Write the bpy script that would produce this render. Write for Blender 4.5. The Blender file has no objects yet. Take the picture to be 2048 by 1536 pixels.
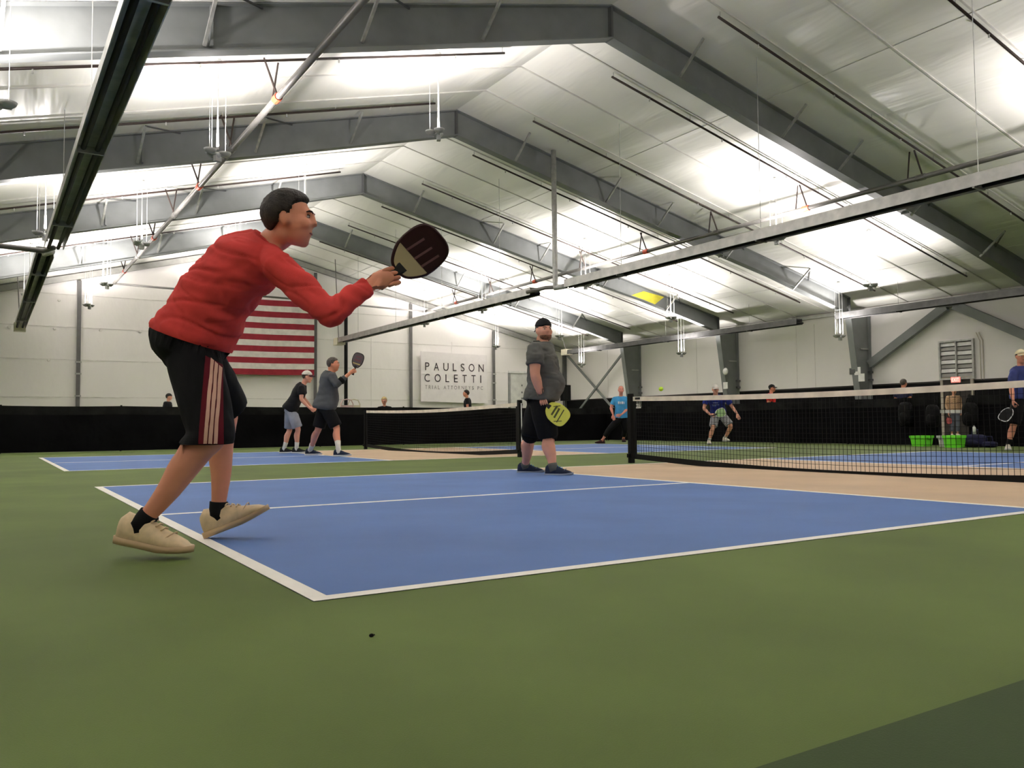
import bpy, bmesh, math, random
from mathutils import Vector, Matrix, noise
from mathutils.bvhtree import BVHTree
V = Vector
random.seed(7)
SC = bpy.context.scene
COL = SC.collection

# ------------------------------------------------------------------ camera
F_PX = 1669.94
CAM = V((-0.864, -2.522, 0.537))
YAW, PITCH, ROLL = math.radians(57.756), math.radians(2.8155), math.radians(-0.5264)
_f = V((math.cos(PITCH)*math.cos(YAW), math.cos(PITCH)*math.sin(YAW), math.sin(PITCH)))
_r0 = V((math.sin(YAW), -math.cos(YAW), 0)); _u0 = _r0.cross(_f)
CR = _r0*math.cos(ROLL) + _u0*math.sin(ROLL)
CU = -_r0*math.sin(ROLL) + _u0*math.cos(ROLL)
CF = _f
cd = bpy.data.cameras.new('camera'); cam = bpy.data.objects.new('camera', cd); COL.objects.link(cam)
cd.sensor_width = 36; cd.lens = F_PX/2048*36; cd.clip_end = 200; cd.clip_start = 0.02
m = Matrix((CR, CU, -CF)).transposed().to_4x4(); m.translation = CAM
cam.matrix_world = m
SC.camera = cam

# ------------------------------------------------------------------ world, exposure
w = bpy.data.worlds.new('world'); SC.world = w; w.use_nodes = True
w.node_tree.nodes['Background'].inputs[0].default_value = (0.5, 0.55, 0.6, 1)
w.node_tree.nodes['Background'].inputs[1].default_value = 0.3
vs = SC.view_settings
vs.view_transform = 'Standard'; vs.look = 'None'; vs.gamma = 1.0; vs.use_curve_mapping = False
vs.exposure = 1.1
SC.cycles.max_bounces = 8; SC.cycles.diffuse_bounces = 5
SC.cycles.sample_clamp_indirect = 8
LAMP_W = 620          # one ceiling-washing fixture
LAMP_COL = (1.0, 0.935, 0.915)

# ------------------------------------------------------------------ helpers
def U(px, py, d):                    # photograph pixel + distance along the view axis -> point
    return CAM + (CF + CR*((px-1024)/F_PX) + CU*((768-py)/F_PX))*d
def floor_depth(px, py):
    q = CF + CR*((px-1024)/F_PX) + CU*((768-py)/F_PX)
    return -CAM.z/q.z
def s2l(c):
    c /= 255.0
    return c/12.92 if c <= .04045 else ((c+.055)/1.055)**2.4
def rgb(r, g, b): return (s2l(r), s2l(g), s2l(b), 1)

MATS = {}
def mat(name, col, rough=.6, metal=0, spec=.4, var=.06, vs_=4.0, bump=0, bs=40., emit=0, stretch=None, dist=.01, sheen=0):
    if name in MATS: return MATS[name]
    M = bpy.data.materials.new(name); M.use_nodes = True
    nt = M.node_tree; b = nt.nodes['Principled BSDF']
    b.inputs['Roughness'].default_value = rough; b.inputs['Metallic'].default_value = metal
    b.inputs['Specular IOR Level'].default_value = spec
    if sheen: b.inputs['Sheen Weight'].default_value = sheen
    tc = nt.nodes.new('ShaderNodeTexCoord'); mp = nt.nodes.new('ShaderNodeMapping')
    nt.links.new(tc.outputs['Object'], mp.inputs['Vector'])
    if stretch: mp.inputs['Scale'].default_value = stretch
    n = nt.nodes.new('ShaderNodeTexNoise'); n.inputs['Scale'].default_value = vs_; n.inputs['Detail'].default_value = 5
    nt.links.new(mp.outputs[0], n.inputs['Vector'])
    r = nt.nodes.new('ShaderNodeValToRGB')
    lo, hi = 1-var*2, 1+var*2
    r.color_ramp.elements[0].position = .3; r.color_ramp.elements[1].position = .7
    r.color_ramp.elements[0].color = tuple(min(1, c*lo) for c in col[:3])+(1,)
    r.color_ramp.elements[1].color = tuple(min(1, c*hi) for c in col[:3])+(1,)
    nt.links.new(n.outputs['Fac'], r.inputs['Fac']); nt.links.new(r.outputs['Color'], b.inputs['Base Color'])
    if bump:
        n2 = nt.nodes.new('ShaderNodeTexNoise'); n2.inputs['Scale'].default_value = bs; n2.inputs['Detail'].default_value = 4
        nt.links.new(mp.outputs[0], n2.inputs['Vector'])
        bp = nt.nodes.new('ShaderNodeBump'); bp.inputs['Strength'].default_value = bump; bp.inputs['Distance'].default_value = dist
        nt.links.new(n2.outputs['Fac'], bp.inputs['Height']); nt.links.new(bp.outputs[0], b.inputs['Normal'])
    if emit:
        b.inputs['Emission Color'].default_value = col; b.inputs['Emission Strength'].default_value = emit
    MATS[name] = M
    return M

def empty(name, loc, label=None, cat=None, group=None):
    o = bpy.data.objects.new(name, None); COL.objects.link(o); o.location = loc; o.empty_display_size = .1
    if label: o['label'] = label
    if cat: o['category'] = cat
    if group: o['group'] = group
    return o
def tag(o, label, cat, group=None):
    o['label'] = label; o['category'] = cat
    if group: o['group'] = group
    return o
def struct(o, label=None):
    o['kind'] = 'structure'
    if label: o['label'] = label
    return o
def link_mesh(name, me, M, parent=None, smooth=False):
    me.materials.clear()
    me.materials.append(M)
    if smooth:
        me.polygons.foreach_set('use_smooth', [True]*len(me.polygons))
    o = bpy.data.objects.new(name, me); COL.objects.link(o)
    if parent:
        o.parent = parent; o.matrix_parent_inverse = Matrix.Translation(-wloc(parent))
    return o
def wloc(o):                          # top-level parents carry a location; parts sit at the world origin
    return o.location.copy() if o.parent is None else V((0, 0, 0))
def frame_from(d, hint=V((0, 0, 1))):
    d = d.normalized()
    if abs(d.dot(hint.normalized())) > .98: hint = V((1, 0, 0)) if abs(d.x) < .9 else V((0, 1, 0))
    x = d.cross(hint).normalized(); y = x.cross(d).normalized()
    return x, y, d
class MB:
    def __init__(s): s.v = []; s.f = []
    def add(s, vv, ff):
        o = len(s.v); s.v += [tuple(p) for p in vv]; s.f += [tuple(i+o for i in q) for q in ff]; return s
    def mesh_in(s, me):
        return s.add([v.co for v in me.vertices], [tuple(p.vertices) for p in me.polygons])
    def box(s, c, sz, R=None):
        c = V(c); h = [x/2 for x in sz]; vv = []
        for z in (-1, 1):
            for x, y in ((-1, -1), (1, -1), (1, 1), (-1, 1)):
                p = V((x*h[0], y*h[1], z*h[2])); vv.append(c+(R @ p if R else p))
        return s.add(vv, [(0, 3, 2, 1), (4, 5, 6, 7), (0, 1, 5, 4), (1, 2, 6, 5), (2, 3, 7, 6), (3, 0, 4, 7)])
    def bar(s, a, b, w, h=None, hint=V((0, 0, 1))):
        a, b = V(a), V(b); h = h or w; x, y, d = frame_from(b-a, hint)
        R = Matrix((x, y, d)).transposed()
        return s.box((a+b)/2, (w, h, (b-a).length), R)
    def tube(s, pts, r, n=8, cap=True):
        pts = [V(p) for p in pts]; N = len(pts); rs = r if isinstance(r, (list, tuple)) else [r]*N
        vv, ff = [], []; px = None
        for i, p in enumerate(pts):
            d = (pts[min(i+1, N-1)]-pts[max(i-1, 0)])
            x, y, d = frame_from(d, px if px is not None else V((0, 0, 1)))
            px = y
            for k in range(n):
                a = 2*math.pi*k/n; vv.append(p+(x*math.cos(a)+y*math.sin(a))*rs[i])
        for i in range(N-1):
            for k in range(n):
                k2 = (k+1) % n
                ff.append((i*n+k, i*n+k2, (i+1)*n+k2, (i+1)*n+k))
        if cap:
            ff.append(tuple(range(n-1, -1, -1))); ff.append(tuple((N-1)*n+k for k in range(n)))
        return s.add(vv, ff)
    def ell(s, c, r, R=None, n=16, m_=10, fn=None):
        c = V(c); vv = [None]; ff = []
        def pt(a, b):
            q = V((math.sin(b)*math.cos(a), math.sin(b)*math.sin(a), math.cos(b)))
            k = fn(q) if fn else 1
            p = V((q.x*r[0]*k, q.y*r[1]*k, q.z*r[2]*k))
            return c+(R @ p if R else p)
        vv[0] = pt(0, 0)
        for i in range(1, m_):
            for k in range(n): vv.append(pt(2*math.pi*k/n, math.pi*i/m_))
        vv.append(pt(0, math.pi)); L = len(vv)-1
        for k in range(n): ff.append((0, 1+k, 1+(k+1) % n))
        for i in range(m_-2):
            for k in range(n):
                a = 1+i*n; ff.append((a+k, a+n+k, a+n+(k+1) % n, a+(k+1) % n))
        a = 1+(m_-2)*n
        for k in range(n): ff.append((a+k, L, a+(k+1) % n))
        return s.add(vv, ff)
    def prism(s, poly, ext):          # polygon (list of points) extruded by vector, poly wound either way
        n = len(poly); a = [V(p) for p in poly]; b = [p+V(ext) for p in a]
        ff = [tuple(range(n-1, -1, -1)), tuple(range(n, 2*n))]+[(i, (i+1) % n, n+(i+1) % n, n+i) for i in range(n)]
        nn = (a[1]-a[0]).cross(a[2]-a[1])
        if nn.dot(V(ext)) < 0: ff = [tuple(reversed(q)) for q in ff]
        return s.add(a+b, ff)
    def rings(s, rings):              # loft closed rings of equal count, flat caps
        n = len(rings[0]); vv = [p for q in rings for p in q]; ff = []
        for i in range(len(rings)-1):
            for k in range(n):
                k2 = (k+1) % n; ff.append((i*n+k, i*n+k2, (i+1)*n+k2, (i+1)*n+k))
        ff.append(tuple(range(n-1, -1, -1))); ff.append(tuple((len(rings)-1)*n+k for k in range(n)))
        return s.add(vv, ff)
    def mesh(s, name='m'):
        me = bpy.data.meshes.new(name); me.from_pydata(s.v, [], s.f); me.update(); return me
    def build(s, name, M, parent=None, smooth=False, fix=True):
        me = s.mesh(name)
        if fix:
            bm = bmesh.new(); bm.from_mesh(me); bmesh.ops.recalc_face_normals(bm, faces=bm.faces); bm.to_mesh(me); bm.free()
        return link_mesh(name, me, M, parent, smooth)
def place(o, parent, loc):            # instance of shared mesh data
    c = bpy.data.objects.new(o.name.split('.')[0], o.data); COL.objects.link(c); c.location = loc; c.parent = parent
    return c
def remesh(mb, voxel, it=4, fac=.5):
    me = mb.mesh('tmp'); o = bpy.data.objects.new('tmp', me); COL.objects.link(o)
    a = o.modifiers.new('r', 'REMESH'); a.mode = 'VOXEL'; a.voxel_size = voxel
    if it:
        b = o.modifiers.new('s', 'SMOOTH'); b.factor = fac; b.iterations = it
    dg = bpy.context.evaluated_depsgraph_get()
    r = bpy.data.meshes.new_from_object(o.evaluated_get(dg), depsgraph=dg)
    bpy.data.objects.remove(o); bpy.data.meshes.remove(me)
    return r
def displace(me, fn):
    me.update()
    nn = [v.normal.copy() for v in me.vertices]
    for v, n in zip(me.vertices, nn): v.co = v.co+n*fn(v.co)
    me.update()
def crom(pts, k=5):                   # Catmull-Rom on tuples of any length
    out = []; N = len(pts)
    for i in range(N-1):
        p0, p1, p2, p3 = pts[max(i-1, 0)], pts[i], pts[i+1], pts[min(i+2, N-1)]
        for j in range(k):
            t = j/k
            out.append(tuple(.5*((2*b)+(-a+c)*t+(2*a-5*b+4*c-d)*t*t+(-a+3*b-3*c+d)*t**3) for a, b, c, d in zip(p0, p1, p2, p3)))
    out.append(tuple(pts[-1])); return out
def limb(mb, pr, n=12, k=4):          # [(point, radius)...] -> smooth tapered tube with round ends
    q = crom([(*p, r) for p, r in pr], k)
    mb.tube([x[:3] for x in q], [x[3] for x in q], n)
    for x in (q[0], q[-1]): mb.ell(x[:3], (x[3],)*3, n=n, m_=8)

# ------------------------------------------------------------------ materials
M_green = mat('green acrylic court paint', (.098, .140, .034, 1), .7, spec=.18, var=.09, vs_=.9, bump=.25, bs=260, dist=.004)
M_blue = mat('blue acrylic court paint', (.080, .158, .385, 1), .64, spec=.25, var=.05, vs_=1.3, bump=.25, bs=260, dist=.004)
M_tan = mat('tan acrylic court paint', (.54, .395, .265, 1), .64, spec=.25, var=.04, vs_=1.5, bump=.25, bs=260, dist=.004)
M_line = mat('white court line paint', (.92, .89, .82, 1), .6, var=.02)
M_steel = mat('grey primed steel', (.20, .212, .21, 1), .55, var=.05, vs_=2)
M_steel_d = mat('dark primed steel', (.10, .104, .104, 1), .5, var=.05)
M_galv = mat('galvanised steel', (.45, .45, .43, 1), .45, .5, var=.1, vs_=8)
M_wall = mat('white insulation wall liner', (.87, .838, .822, 1), .5, spec=.3, var=.025, vs_=.35, bump=.5, bs=1.2, dist=.05, stretch=(1, 1, .5))
M_black = mat('black vinyl', (.006, .006, .0065, 1), .7, spec=.12, var=.2, vs_=3, bump=.3, bs=6, dist=.02)
M_pipe = mat('brown black sprinkler pipe', (.035, .022, .018, 1), .45)
M_pipe2 = mat('grey steel main pipe', (.16, .155, .145, 1), .4, .3)
M_orange = mat('orange pipe coupling', rgb(225, 90, 60), .5)
M_white = mat('white enamel', (.8, .8, .78, 1), .4)
M_refl = mat('aluminium heater reflector', (.42, .42, .40, 1), .42, .7, var=.1)
M_tubeblk = mat('black heater tube', (.006, .006, .006, 1), .55, spec=.15)

# ceiling: reflective white vinyl with sagging folds between purlins
def ceiling_mat():
    M = mat('white vinyl roof insulation', (.80, .79, .745, 1), .38, spec=.5, var=.02, vs_=.5)
    nt = M.node_tree; b = nt.nodes['Principled BSDF']
    tc = nt.nodes.new('ShaderNodeTexCoord'); mp = nt.nodes.new('ShaderNodeMapping')
    mp.inputs['Scale'].default_value = (1.15, .22, 1)
    nt.links.new(tc.outputs['Object'], mp.inputs['Vector'])
    n = nt.nodes.new('ShaderNodeTexNoise'); n.inputs['Scale'].default_value = 1.1; n.inputs['Detail'].default_value = 3
    n.inputs['Distortion'].default_value = .6
    wv = nt.nodes.new('ShaderNodeTexWave'); wv.inputs['Scale'].default_value = .21; wv.inputs['Distortion'].default_value = 1.5
    wv.inputs['Detail'].default_value = 1
    nt.links.new(mp.outputs[0], n.inputs['Vector']); nt.links.new(tc.outputs['Object'], wv.inputs['Vector'])
    ad = nt.nodes.new('ShaderNodeMath'); ad.operation = 'MULTIPLY_ADD'; ad.inputs[1].default_value = .6
    nt.links.new(wv.outputs['Fac'], ad.inputs[0]); nt.links.new(n.outputs['Fac'], ad.inputs[2])
    bp = nt.nodes.new('ShaderNodeBump'); bp.inputs['Strength'].default_value = .55; bp.inputs['Distance'].default_value = .12
    nt.links.new(ad.outputs[0], bp.inputs['Height']); nt.links.new(bp.outputs[0], b.inputs['Normal'])
    return M
M_ceil = ceiling_mat()

# ------------------------------------------------------------------ building shell
XR, HR, SL, SR = 9.97, 9.23, .262, .232
XWR, XWL, YE, YB = 28.2, -8.4, 37.64, -13.0
BAY = 6.723
FRAMES = [10.75, 17.47, 24.20, 30.92]
def roof(X): return HR-(SL*(XR-X) if X < XR else SR*(X-XR))

fl = MB().box(((XWR+XWL)/2, (YE+YB)/2, -.05), (XWR-XWL+.6, YE-YB+.6, .1)).build('floor', M_green)
struct(fl, 'green acrylic sports floor of the hall')

def slab(name, x0, x1, y0, y1, z, M, parent=fl):
    o = MB().box(((x0+x1)/2, (y0+y1)/2, z/2), (abs(x1-x0), abs(y1-y0), z)).build(name, M, parent)
    o.matrix_parent_inverse = Matrix.Identity(4); return o
def court(x0, y0):
    W, L, K = 6.096, 13.411, 4.572
    slab('blue_court_half', x0, x0+K, y0, y0+W, .002, M_blue)
    slab('blue_court_half', x0+L-K, x0+L, y0, y0+W, .002, M_blue)
    slab('tan_kitchen_zone', x0+K, x0+L-K, y0, y0+W, .002, M_tan)
    lw = .062
    for y in (y0, y0+W-lw):
        slab('court_line', x0, x0+L, y, y+lw, .003, M_line)
    for x in (x0, x0+L-lw, x0+K-lw, x0+L-K):
        slab('court_line', x, x+lw, y0+lw, y0+W-lw, .0032, M_line)
    for x in (x0+lw, x0+L-K+lw):
        slab('court_line', x, x+K-2*lw, y0+W/2-lw/2, y0+W/2+lw/2, .003, M_line)
court(0, 0); court(0, 9.55)
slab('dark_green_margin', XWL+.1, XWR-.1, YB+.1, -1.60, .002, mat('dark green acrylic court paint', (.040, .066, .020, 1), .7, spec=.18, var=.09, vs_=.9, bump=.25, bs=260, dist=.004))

# roof slopes, with raised seam strips of the insulation blankets
cl = MB()
t = .15
prof = [V((XWL-.2, YB, roof(XWL-.2))), V((XR, YB, HR)), V((XWR+.2, YB, roof(XWR+.2))), V((XWR+.2, YB, roof(XWR+.2)+t)), V((XR, YB, HR+t)), V((XWL-.2, YB, roof(XWL-.2)+t))]
for a, b in ((0, 1), (1, 2)):
    p = [prof[a], prof[b], prof[5-b], prof[5-a]]
    cl.prism(p, V((0, YE-YB, 0)))
ceil = cl.build('ceiling', M_ceil); struct(ceil, 'white vinyl insulated pitched roof lining')
M_seam = mat('taped insulation seam', (.60, .59, .55, 1), .6, var=.05)
def seam(y):
    mb = MB()
    for x0, x1 in ((XWL, XR), (XR, XWR)):
        a = V((x0, y, roof(x0)-.012)); b = V((x1, y, roof(x1)-.012))
        mb.bar(a, b, .035, .03, V((0, 0, 1)))
    o = mb.build('insulation_seam', M_seam, ceil); return o
y = FRAMES[0]-2*BAY
while y < YE-.5:
    for k in (.25, .5, .75):
        seam(y+k*BAY)
    y += BAY
# long seams over the purlin line near the ridge and side
for X in (14.6, 20.3, 25.0, 4.6):
    MB().box((X, (YE+2)/2, roof(X)-.003), (.018, YE-2, .008)).build('insulation_seam', M_seam, ceil)

def gable(name, y, lab):
    p = [V((XWL, y, 0)), V((XWR, y, 0)), V((XWR, y, roof(XWR))), V((XR, y, HR)), V((XWL, y, roof(XWL)))]
    o = MB().prism(p, V((0, .15 if y > 0 else -.15, 0))).build(name, M_wall); return struct(o, lab)
wall_end = gable('wall_end', YE, 'white lined gable end wall behind the flag and banner')
wall_back = gable('wall_back', YB, 'white lined gable wall behind the camera')
wall_right = struct(MB().box((XWR+.075, (YE+YB)/2, roof(XWR)/2), (.15, YE-YB, roof(XWR))).build('wall_right', M_wall), 'white lined side wall with steel columns')
wall_left = struct(MB().box((XWL-.075, (YE+YB)/2, roof(XWL)/2), (.15, YE-YB, roof(XWL))).build('wall_left', M_wall), 'white lined side wall on the left')
# panel joints of the end wall and side wall (raised battens) and insulation pins
M_joint = mat('grey liner joint', (.72, .69, .67, 1), .6)
for z in (1.9, 3.5, 4.9, 6.3):
    hx = 0 if z < 4.5 else (z-4.43)/SL
    x0 = max(XWL, XWL+max(0, (z-roof(XWL))/SL)); x1 = min(XWR, XWR-max(0, (z-roof(XWR))/SR))
    MB().box(((x0+x1)/2, YE-.006, z), (x1-x0, .012, .03)).build('liner_joint', M_joint, wall_end)
for i, x in enumerate((-1.6, .6, 1.5, 3.6, 5.0, 6.9, 15.9, 20.6, 25.5)):
    MB().box((x, YE-.005, 3.0 if x > 14 else 2.2), (.02, .01, 4.2 if x > 14 else 3)).build('liner_joint', M_joint, wall_end) if x > 14 else None
pin = MB().ell((0, 0, 0), (.06, .02, .06), n=8, m_=6).mesh('pin')
for x, z in ((-.1, 4.78), (1.55, 4.8), (3.3, 4.82), (4.9, 4.84), (1.7, 6.02), (1.35, 3.45)):
    o = link_mesh('insulation_pin', pin, M_joint, wall_end); o.location = (x, YE-.03, z)
for yy, z1 in ((19.98, 4.6), (26.78, 4.6), (33.6, 4.6), (14.2, 2.0), (20.9, 4.6)):
    if yy == 14.2: continue
    MB().box((XWR-.006, yy, 1.9+(z1-1.9)/2), (.012, .02, z1-1.9)).build('liner_joint', M_joint, wall_right)
# black vinyl skirt on the side wall, leaving the doorway open
DOOR = (13.42, 14.6)
for a, b in ((YB, DOOR[0]), (DOOR[1], YE)):
    MB().box((XWR-.02, (a+b)/2, .98), (.04, b-a-.02, 1.96)).build('wall_skirt', M_black, wall_right)
    MB().box((XWR-.03, (a+b)/2, 1.95), (.05, b-a-.02, .05)).build('skirt_hem', mat('skirt hem', (.03, .026, .022, 1), .6), wall_right)
# door
dr = struct(MB().box((XWR-.03, (DOOR[0]+DOOR[1])/2, 1.0), (.05, .98, 2.0)).build('door_1', mat('dark brown door leaf', (.022, .017, .014, 1), .5)), 'dark exit door in the side wall')
mf = MB().box((XWR-.05, DOOR[0]+.05, 1.0), (.1, .09, 2.0)).box((XWR-.05, DOOR[1]-.05, 1.0), (.1, .09, 2.0)).box((XWR-.05, sum(DOOR)/2, 2.05), (.1, 1.17, .09))
mf.build('door_frame', mat('cream door frame', (.42, .38, .31, 1), .5), dr)

# steel portal frames
def frame(y, label, left=True):
    root = empty('steel_frame', (XWR, y, 0), label, 'roof frame', 'tapered steel portal frames')
    fw, ft, wt = .26, .022, .02
    def plate_beam(name, tops, bots, hint=V((0, 1, 0))):
        # I-section between two polylines in the X-Z plane
        mb = MB()
        for i in range(len(tops)-1):
            a, b, c, d = tops[i], tops[i+1], bots[i+1], bots[i]
            mb.prism([V((p[0], y-wt/2, p[1])) for p in (a, b, c, d)], V((0, wt, 0)))
        for pl in (tops, bots):
            for i in range(len(pl)-1):
                a, b = V((pl[i][0], y, pl[i][1])), V((pl[i+1][0], y, pl[i+1][1]))
                mb.bar(a, b, fw, ft, (b-a).cross(V((0, 1, 0))))
        return mb.build(name, M_steel, root)
    g = .02
    xs = [XR, 14, 18, 22.5, 26.95]; dp = [.68, .70, .66, .55, .62]
    plate_beam('rafter', [(x, roof(x)-g) for x in xs], [(x, roof(x)-g-d) for x, d in zip(xs, dp)])
    xs = [XR, 5, 0, -7.2]; dp = [.68, .74, .74, .9]
    plate_beam('rafter', [(x, roof(x)-g) for x in xs], [(x, roof(x)-g-d) for x, d in zip(xs, dp)])
    # columns
    plate_beam('column', [(XWR-.06, 0), (XWR-.06, roof(XWR)-.05)], [(XWR-.55, 0), (XWR-1.25, roof(XWR-1.25)-.62)])
    if left: plate_beam('column', [(XWL+.06, 0), (XWL+.06, roof(XWL)-.05)], [(XWL+.55, 0), (XWL+1.25, roof(XWL+1.25)-.7)])
    # knee stiffeners, ridge splice, column girt clips
    k = MB().bar(V((XWR-1.25, y, roof(XWR-1.25)-.03)), V((XWR-1.25, y, roof(XWR-1.25)-.65)), .25, .03, V((1, 0, 0)))
    k.build('knee_stiffener', M_steel_d, root)
    MB().box((XR, y, HR-.36), (.05, .24, .72)).build('ridge_splice', M_steel_d, root)
    for x in (20.2, 2.0):
        MB().box((x, y, roof(x)-.36), (.04, .22, .64)).build('web_stiffener', M_steel, root)
    MB().box((XWR-.35, y-.03, 3.35), (.5, .04, .05)).build('column_clip', M_galv, root)
    for z in (2.15, 2.45):
        MB().box((XWR-.12, y-.12, z), (.2, .1, .08)).build('column_clip', M_steel_d, root)
    # flange braces: purlin to lower flange
    for x in (11.9, 15.2, 17.3, 20.4, 23.8, 6.9, 4.5, 1.9, -.8):
        sgn = -1
        a = V((x+.05, y-.75, roof(x)-.04)); b = V((x, y-.04, roof(x)-.66))
        MB().bar(a, b, .05, .05).build('flange_brace', M_galv, root)
        if x in (4.5, 20.4, 23.8, 1.9):
            MB().bar(V((x+.05, y-.75, roof(x)-.04)), V((x+.9, y-.02, roof(x+.9)-.06)), .03, .03).build('flange_brace', M_steel_d, root)
    return root
ords = ['nearest the camera, at the top of the picture', 'second from the camera', 'third from the camera with a yellow reflection', 'fourth from the camera, last before the flag wall']
FR = [frame(y, 'grey tapered steel roof frame '+o) for y, o in zip(FRAMES, ords)]
# yellow reflection on the third frame, painted as a thin panel
yp = []
q0 = U(1274, 590, 1)-CAM
def atY(px, py, Y):
    d = U(px, py, 1)-CAM; return CAM+d*((Y-CAM.y)/d.y)
def atX(px, py, X):
    d = U(px, py, 1)-CAM; return CAM+d*((X-CAM.x)/d.x)
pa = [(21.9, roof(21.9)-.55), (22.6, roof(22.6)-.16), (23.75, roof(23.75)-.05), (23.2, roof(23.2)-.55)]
MB().prism([V((x, 24.2-.035, z)) for x, z in pa], V((0, .02, 0))).build('yellow_reflection', mat('painted yellow reflection', rgb(205, 195, 60), .5), FR[2])

# end wall posts, black pole, bracing
M_post = mat('grey end post', (.12, .117, .115, 1), .5)
POSTS = [(2.46, 'left of the flag'), (7.7, 'behind the flag'), (12.9, 'at the right edge of the flag'), (18.1, 'left of the white banner'), (23.2, 'right of the white banner')]
for x, lab in POSTS:
    zt = roof(x)-.36
    r = empty('end_wall_post', (x, YE-.12, 0), 'grey steel end wall post '+lab, 'post', 'posts of the flag wall')
    MB().box((x, YE-.13, zt/2), (.16, .02, zt)).build('flange', M_post, r)
    MB().box((x, YE-.07, zt/2), (.02, .12, zt)).build('web', M_post, r)
    if x > 20 or x < 3:
        for z in (1.95, 2.9, 3.4):
            MB().box((x, YE-.15, z), (.24, .03, .07)).build('girt_clip', M_galv, r)
tag(MB().tube([(14.46, YE-.2, 0), (14.46, YE-.2, 6.2)], .09, 10).build('black_pole', M_tubeblk), 'thin black vertical pole beside the raised paddle, in front of the end wall', 'pole')
# rake beam along the gable
rk = empty('gable_rafter', (XR, YE-.2, HR), 'pale grey gable rafter along the top of the flag wall', 'roof beam')
for x0, x1 in ((XWL+.3, XR), (XR, XWR-.3)):
    MB().bar(V((x0, YE-.16, roof(x0)-.17)), V((x1, YE-.16, roof(x1)-.17)), .2, .24).build('beam_flange', mat('pale grey beam', (.3, .3, .28, 1), .5), rk)
# corner X brace of the last bay
xb = empty('cross_brace', (XWR-.15, 34.3, 0), 'grey X-shaped steel angle brace in the far corner bay', 'brace')
MB().bar(V((XWR-.3, 37.4, 4.9)), V((XWR-.3, 31.2, .15)), .12, .06, V((1, 0, 0))).build('brace_arm', M_steel, xb)
MB().bar(V((XWR-.38, 31.2, 4.8)), V((XWR-.38, 37.4, .15)), .12, .06, V((1, 0, 0))).build('brace_arm', M_steel, xb)
cc = empty('corner_column', (XWR-.1, YE-.1, 0), 'dark steel corner column where the flag wall meets the side wall', 'column')
MB().box((XWR-.12, YE-.12, roof(XWR)/2-.05), (.2, .16, roof(XWR)-.12)).build('shaft', M_steel_d, cc)
# chevron brace on the side wall
ch = empty('chevron_brace', (XWR-.2, 14.1, 4.4), 'big grey inverted V steel brace above the louvred vent', 'brace')
for a, b in ((V((XWR-.22, 17.3, 2.75)), V((XWR-.22, 14.2, 4.62))), (V((XWR-.22, 13.9, 4.62)), V((XWR-.22, 10.9, 2.95)))):
    MB().bar(a, b, .3, .2, V((1, 0, 0))).build('brace_arm', M_steel, ch)
MB().box((XWR-.22, 14.05, 4.68), (.25, .7, .22)).build('gusset', M_steel_d, ch)
# eave strut lines on right wall
ev = struct(MB().bar(V((XWR-.1, YB, roof(XWR)-.12)), V((XWR-.1, YE, roof(XWR)-.12)), .18, .12).build('trim_1', mat('eave flashing', (.5, .5, .47, 1), .5)), 'pale eave strut along the top of the side wall')

# ------------------------------------------------------------------ sprinkler pipes
hang = MB().bar((0, 0, 0), (0, 0, .14), .012).mesh('hanger')
head = MB().tube([(0, 0, -.07), (0, 0, 0)], .018, 6).mesh('sprinkler_head')
def branch(y, x0, x1, lab):
    z0, z1 = roof(x0)-.13, roof(x1)-.13
    r = empty('sprinkler_pipe', (x0, y, z0), lab, 'pipe', 'sprinkler branch pipes')
    MB().tube([(x0, y, z0), (x1, y, z1)], .027, 8).build('pipe', M_pipe, r, True)
    n = 6
    for i in range(n+1):
        x = x0+(x1-x0)*(i+.02)/(n+.04)
        o = link_mesh('pipe_hanger', hang, M_galv, None); o.parent = r; o.location = V((x, y, roof(x)-.13))-r.location
        if i < n:
            x += (x1-x0)/n*.45
            o = link_mesh('sprinkler_head', head, M_galv, None); o.parent = r; o.location = V((x, y, roof(x)-.15))-r.location
names = ['nearest the camera', 'second from the camera', 'third from the camera', 'fourth from the camera', 'fifth from the camera', 'sixth from the camera', 'seventh from the camera', 'eighth from the camera', 'ninth, closest to the flag wall']
BY = [5.75, 9.17, 12.56, 15.92, 19.23, 22.72, 26.14, 29.55, 33.0]
for y, nm in zip(BY, names):
    branch(y, 11.52, 26.4, 'dark sprinkler pipe under the right roof slope, '+nm)
LB = [12.86, 16.23, 19.6, 22.96, 26.4, 29.8, 33.2]
for y, nm in zip(LB, names[:6]+['seventh, closest to the flag wall']):
    branch(y, 8.72, -7.0, 'dark sprinkler pipe under the left roof slope, '+nm)
def main_pipe(X, z, y0, y1, lab, ys):
    r = empty('main_pipe', (X, y0, z), lab, 'pipe', 'sprinkler main pipes')
    MB().tube([(X, y0, z), (X, y1, z)], .062, 10).build('pipe', M_pipe2, r, True)
    for i, y in enumerate(ys):
        zt = roof(X)-.14
        MB().tube([(X, y-.05, z), (X-.25, y, zt)], .022, 6).build('sway_brace', M_pipe, r)
        MB().tube([(X, y+.35, z), (X+.12, y+.35, roof(X)-.02)], .02, 6).build('sway_brace', M_pipe, r)
        MB().tube([(X, y-.11, z), (X, y+.11, z)], .08, 10).build('coupling', M_orange if i % 2 == 0 else M_pipe2, r)
    return r
main_pipe(3.67, 6.72, 2.0, 36.3, 'long grey sprinkler main running towards the flag wall above the red-shirted player', LB)
main_pipe(18.4, 6.5, 2.0, 36.3, 'long grey sprinkler main hung above the right-hand heater line', BY)
tag(MB().tube([(3.67, 36.3, 6.7), (11, 36.3, 6.62), (18.4, 36.3, 6.45)], .045, 8).build('cross_pipe', M_pipe2, None, True), 'thin grey pipe crossing high in front of the flag wall', 'pipe')

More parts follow.
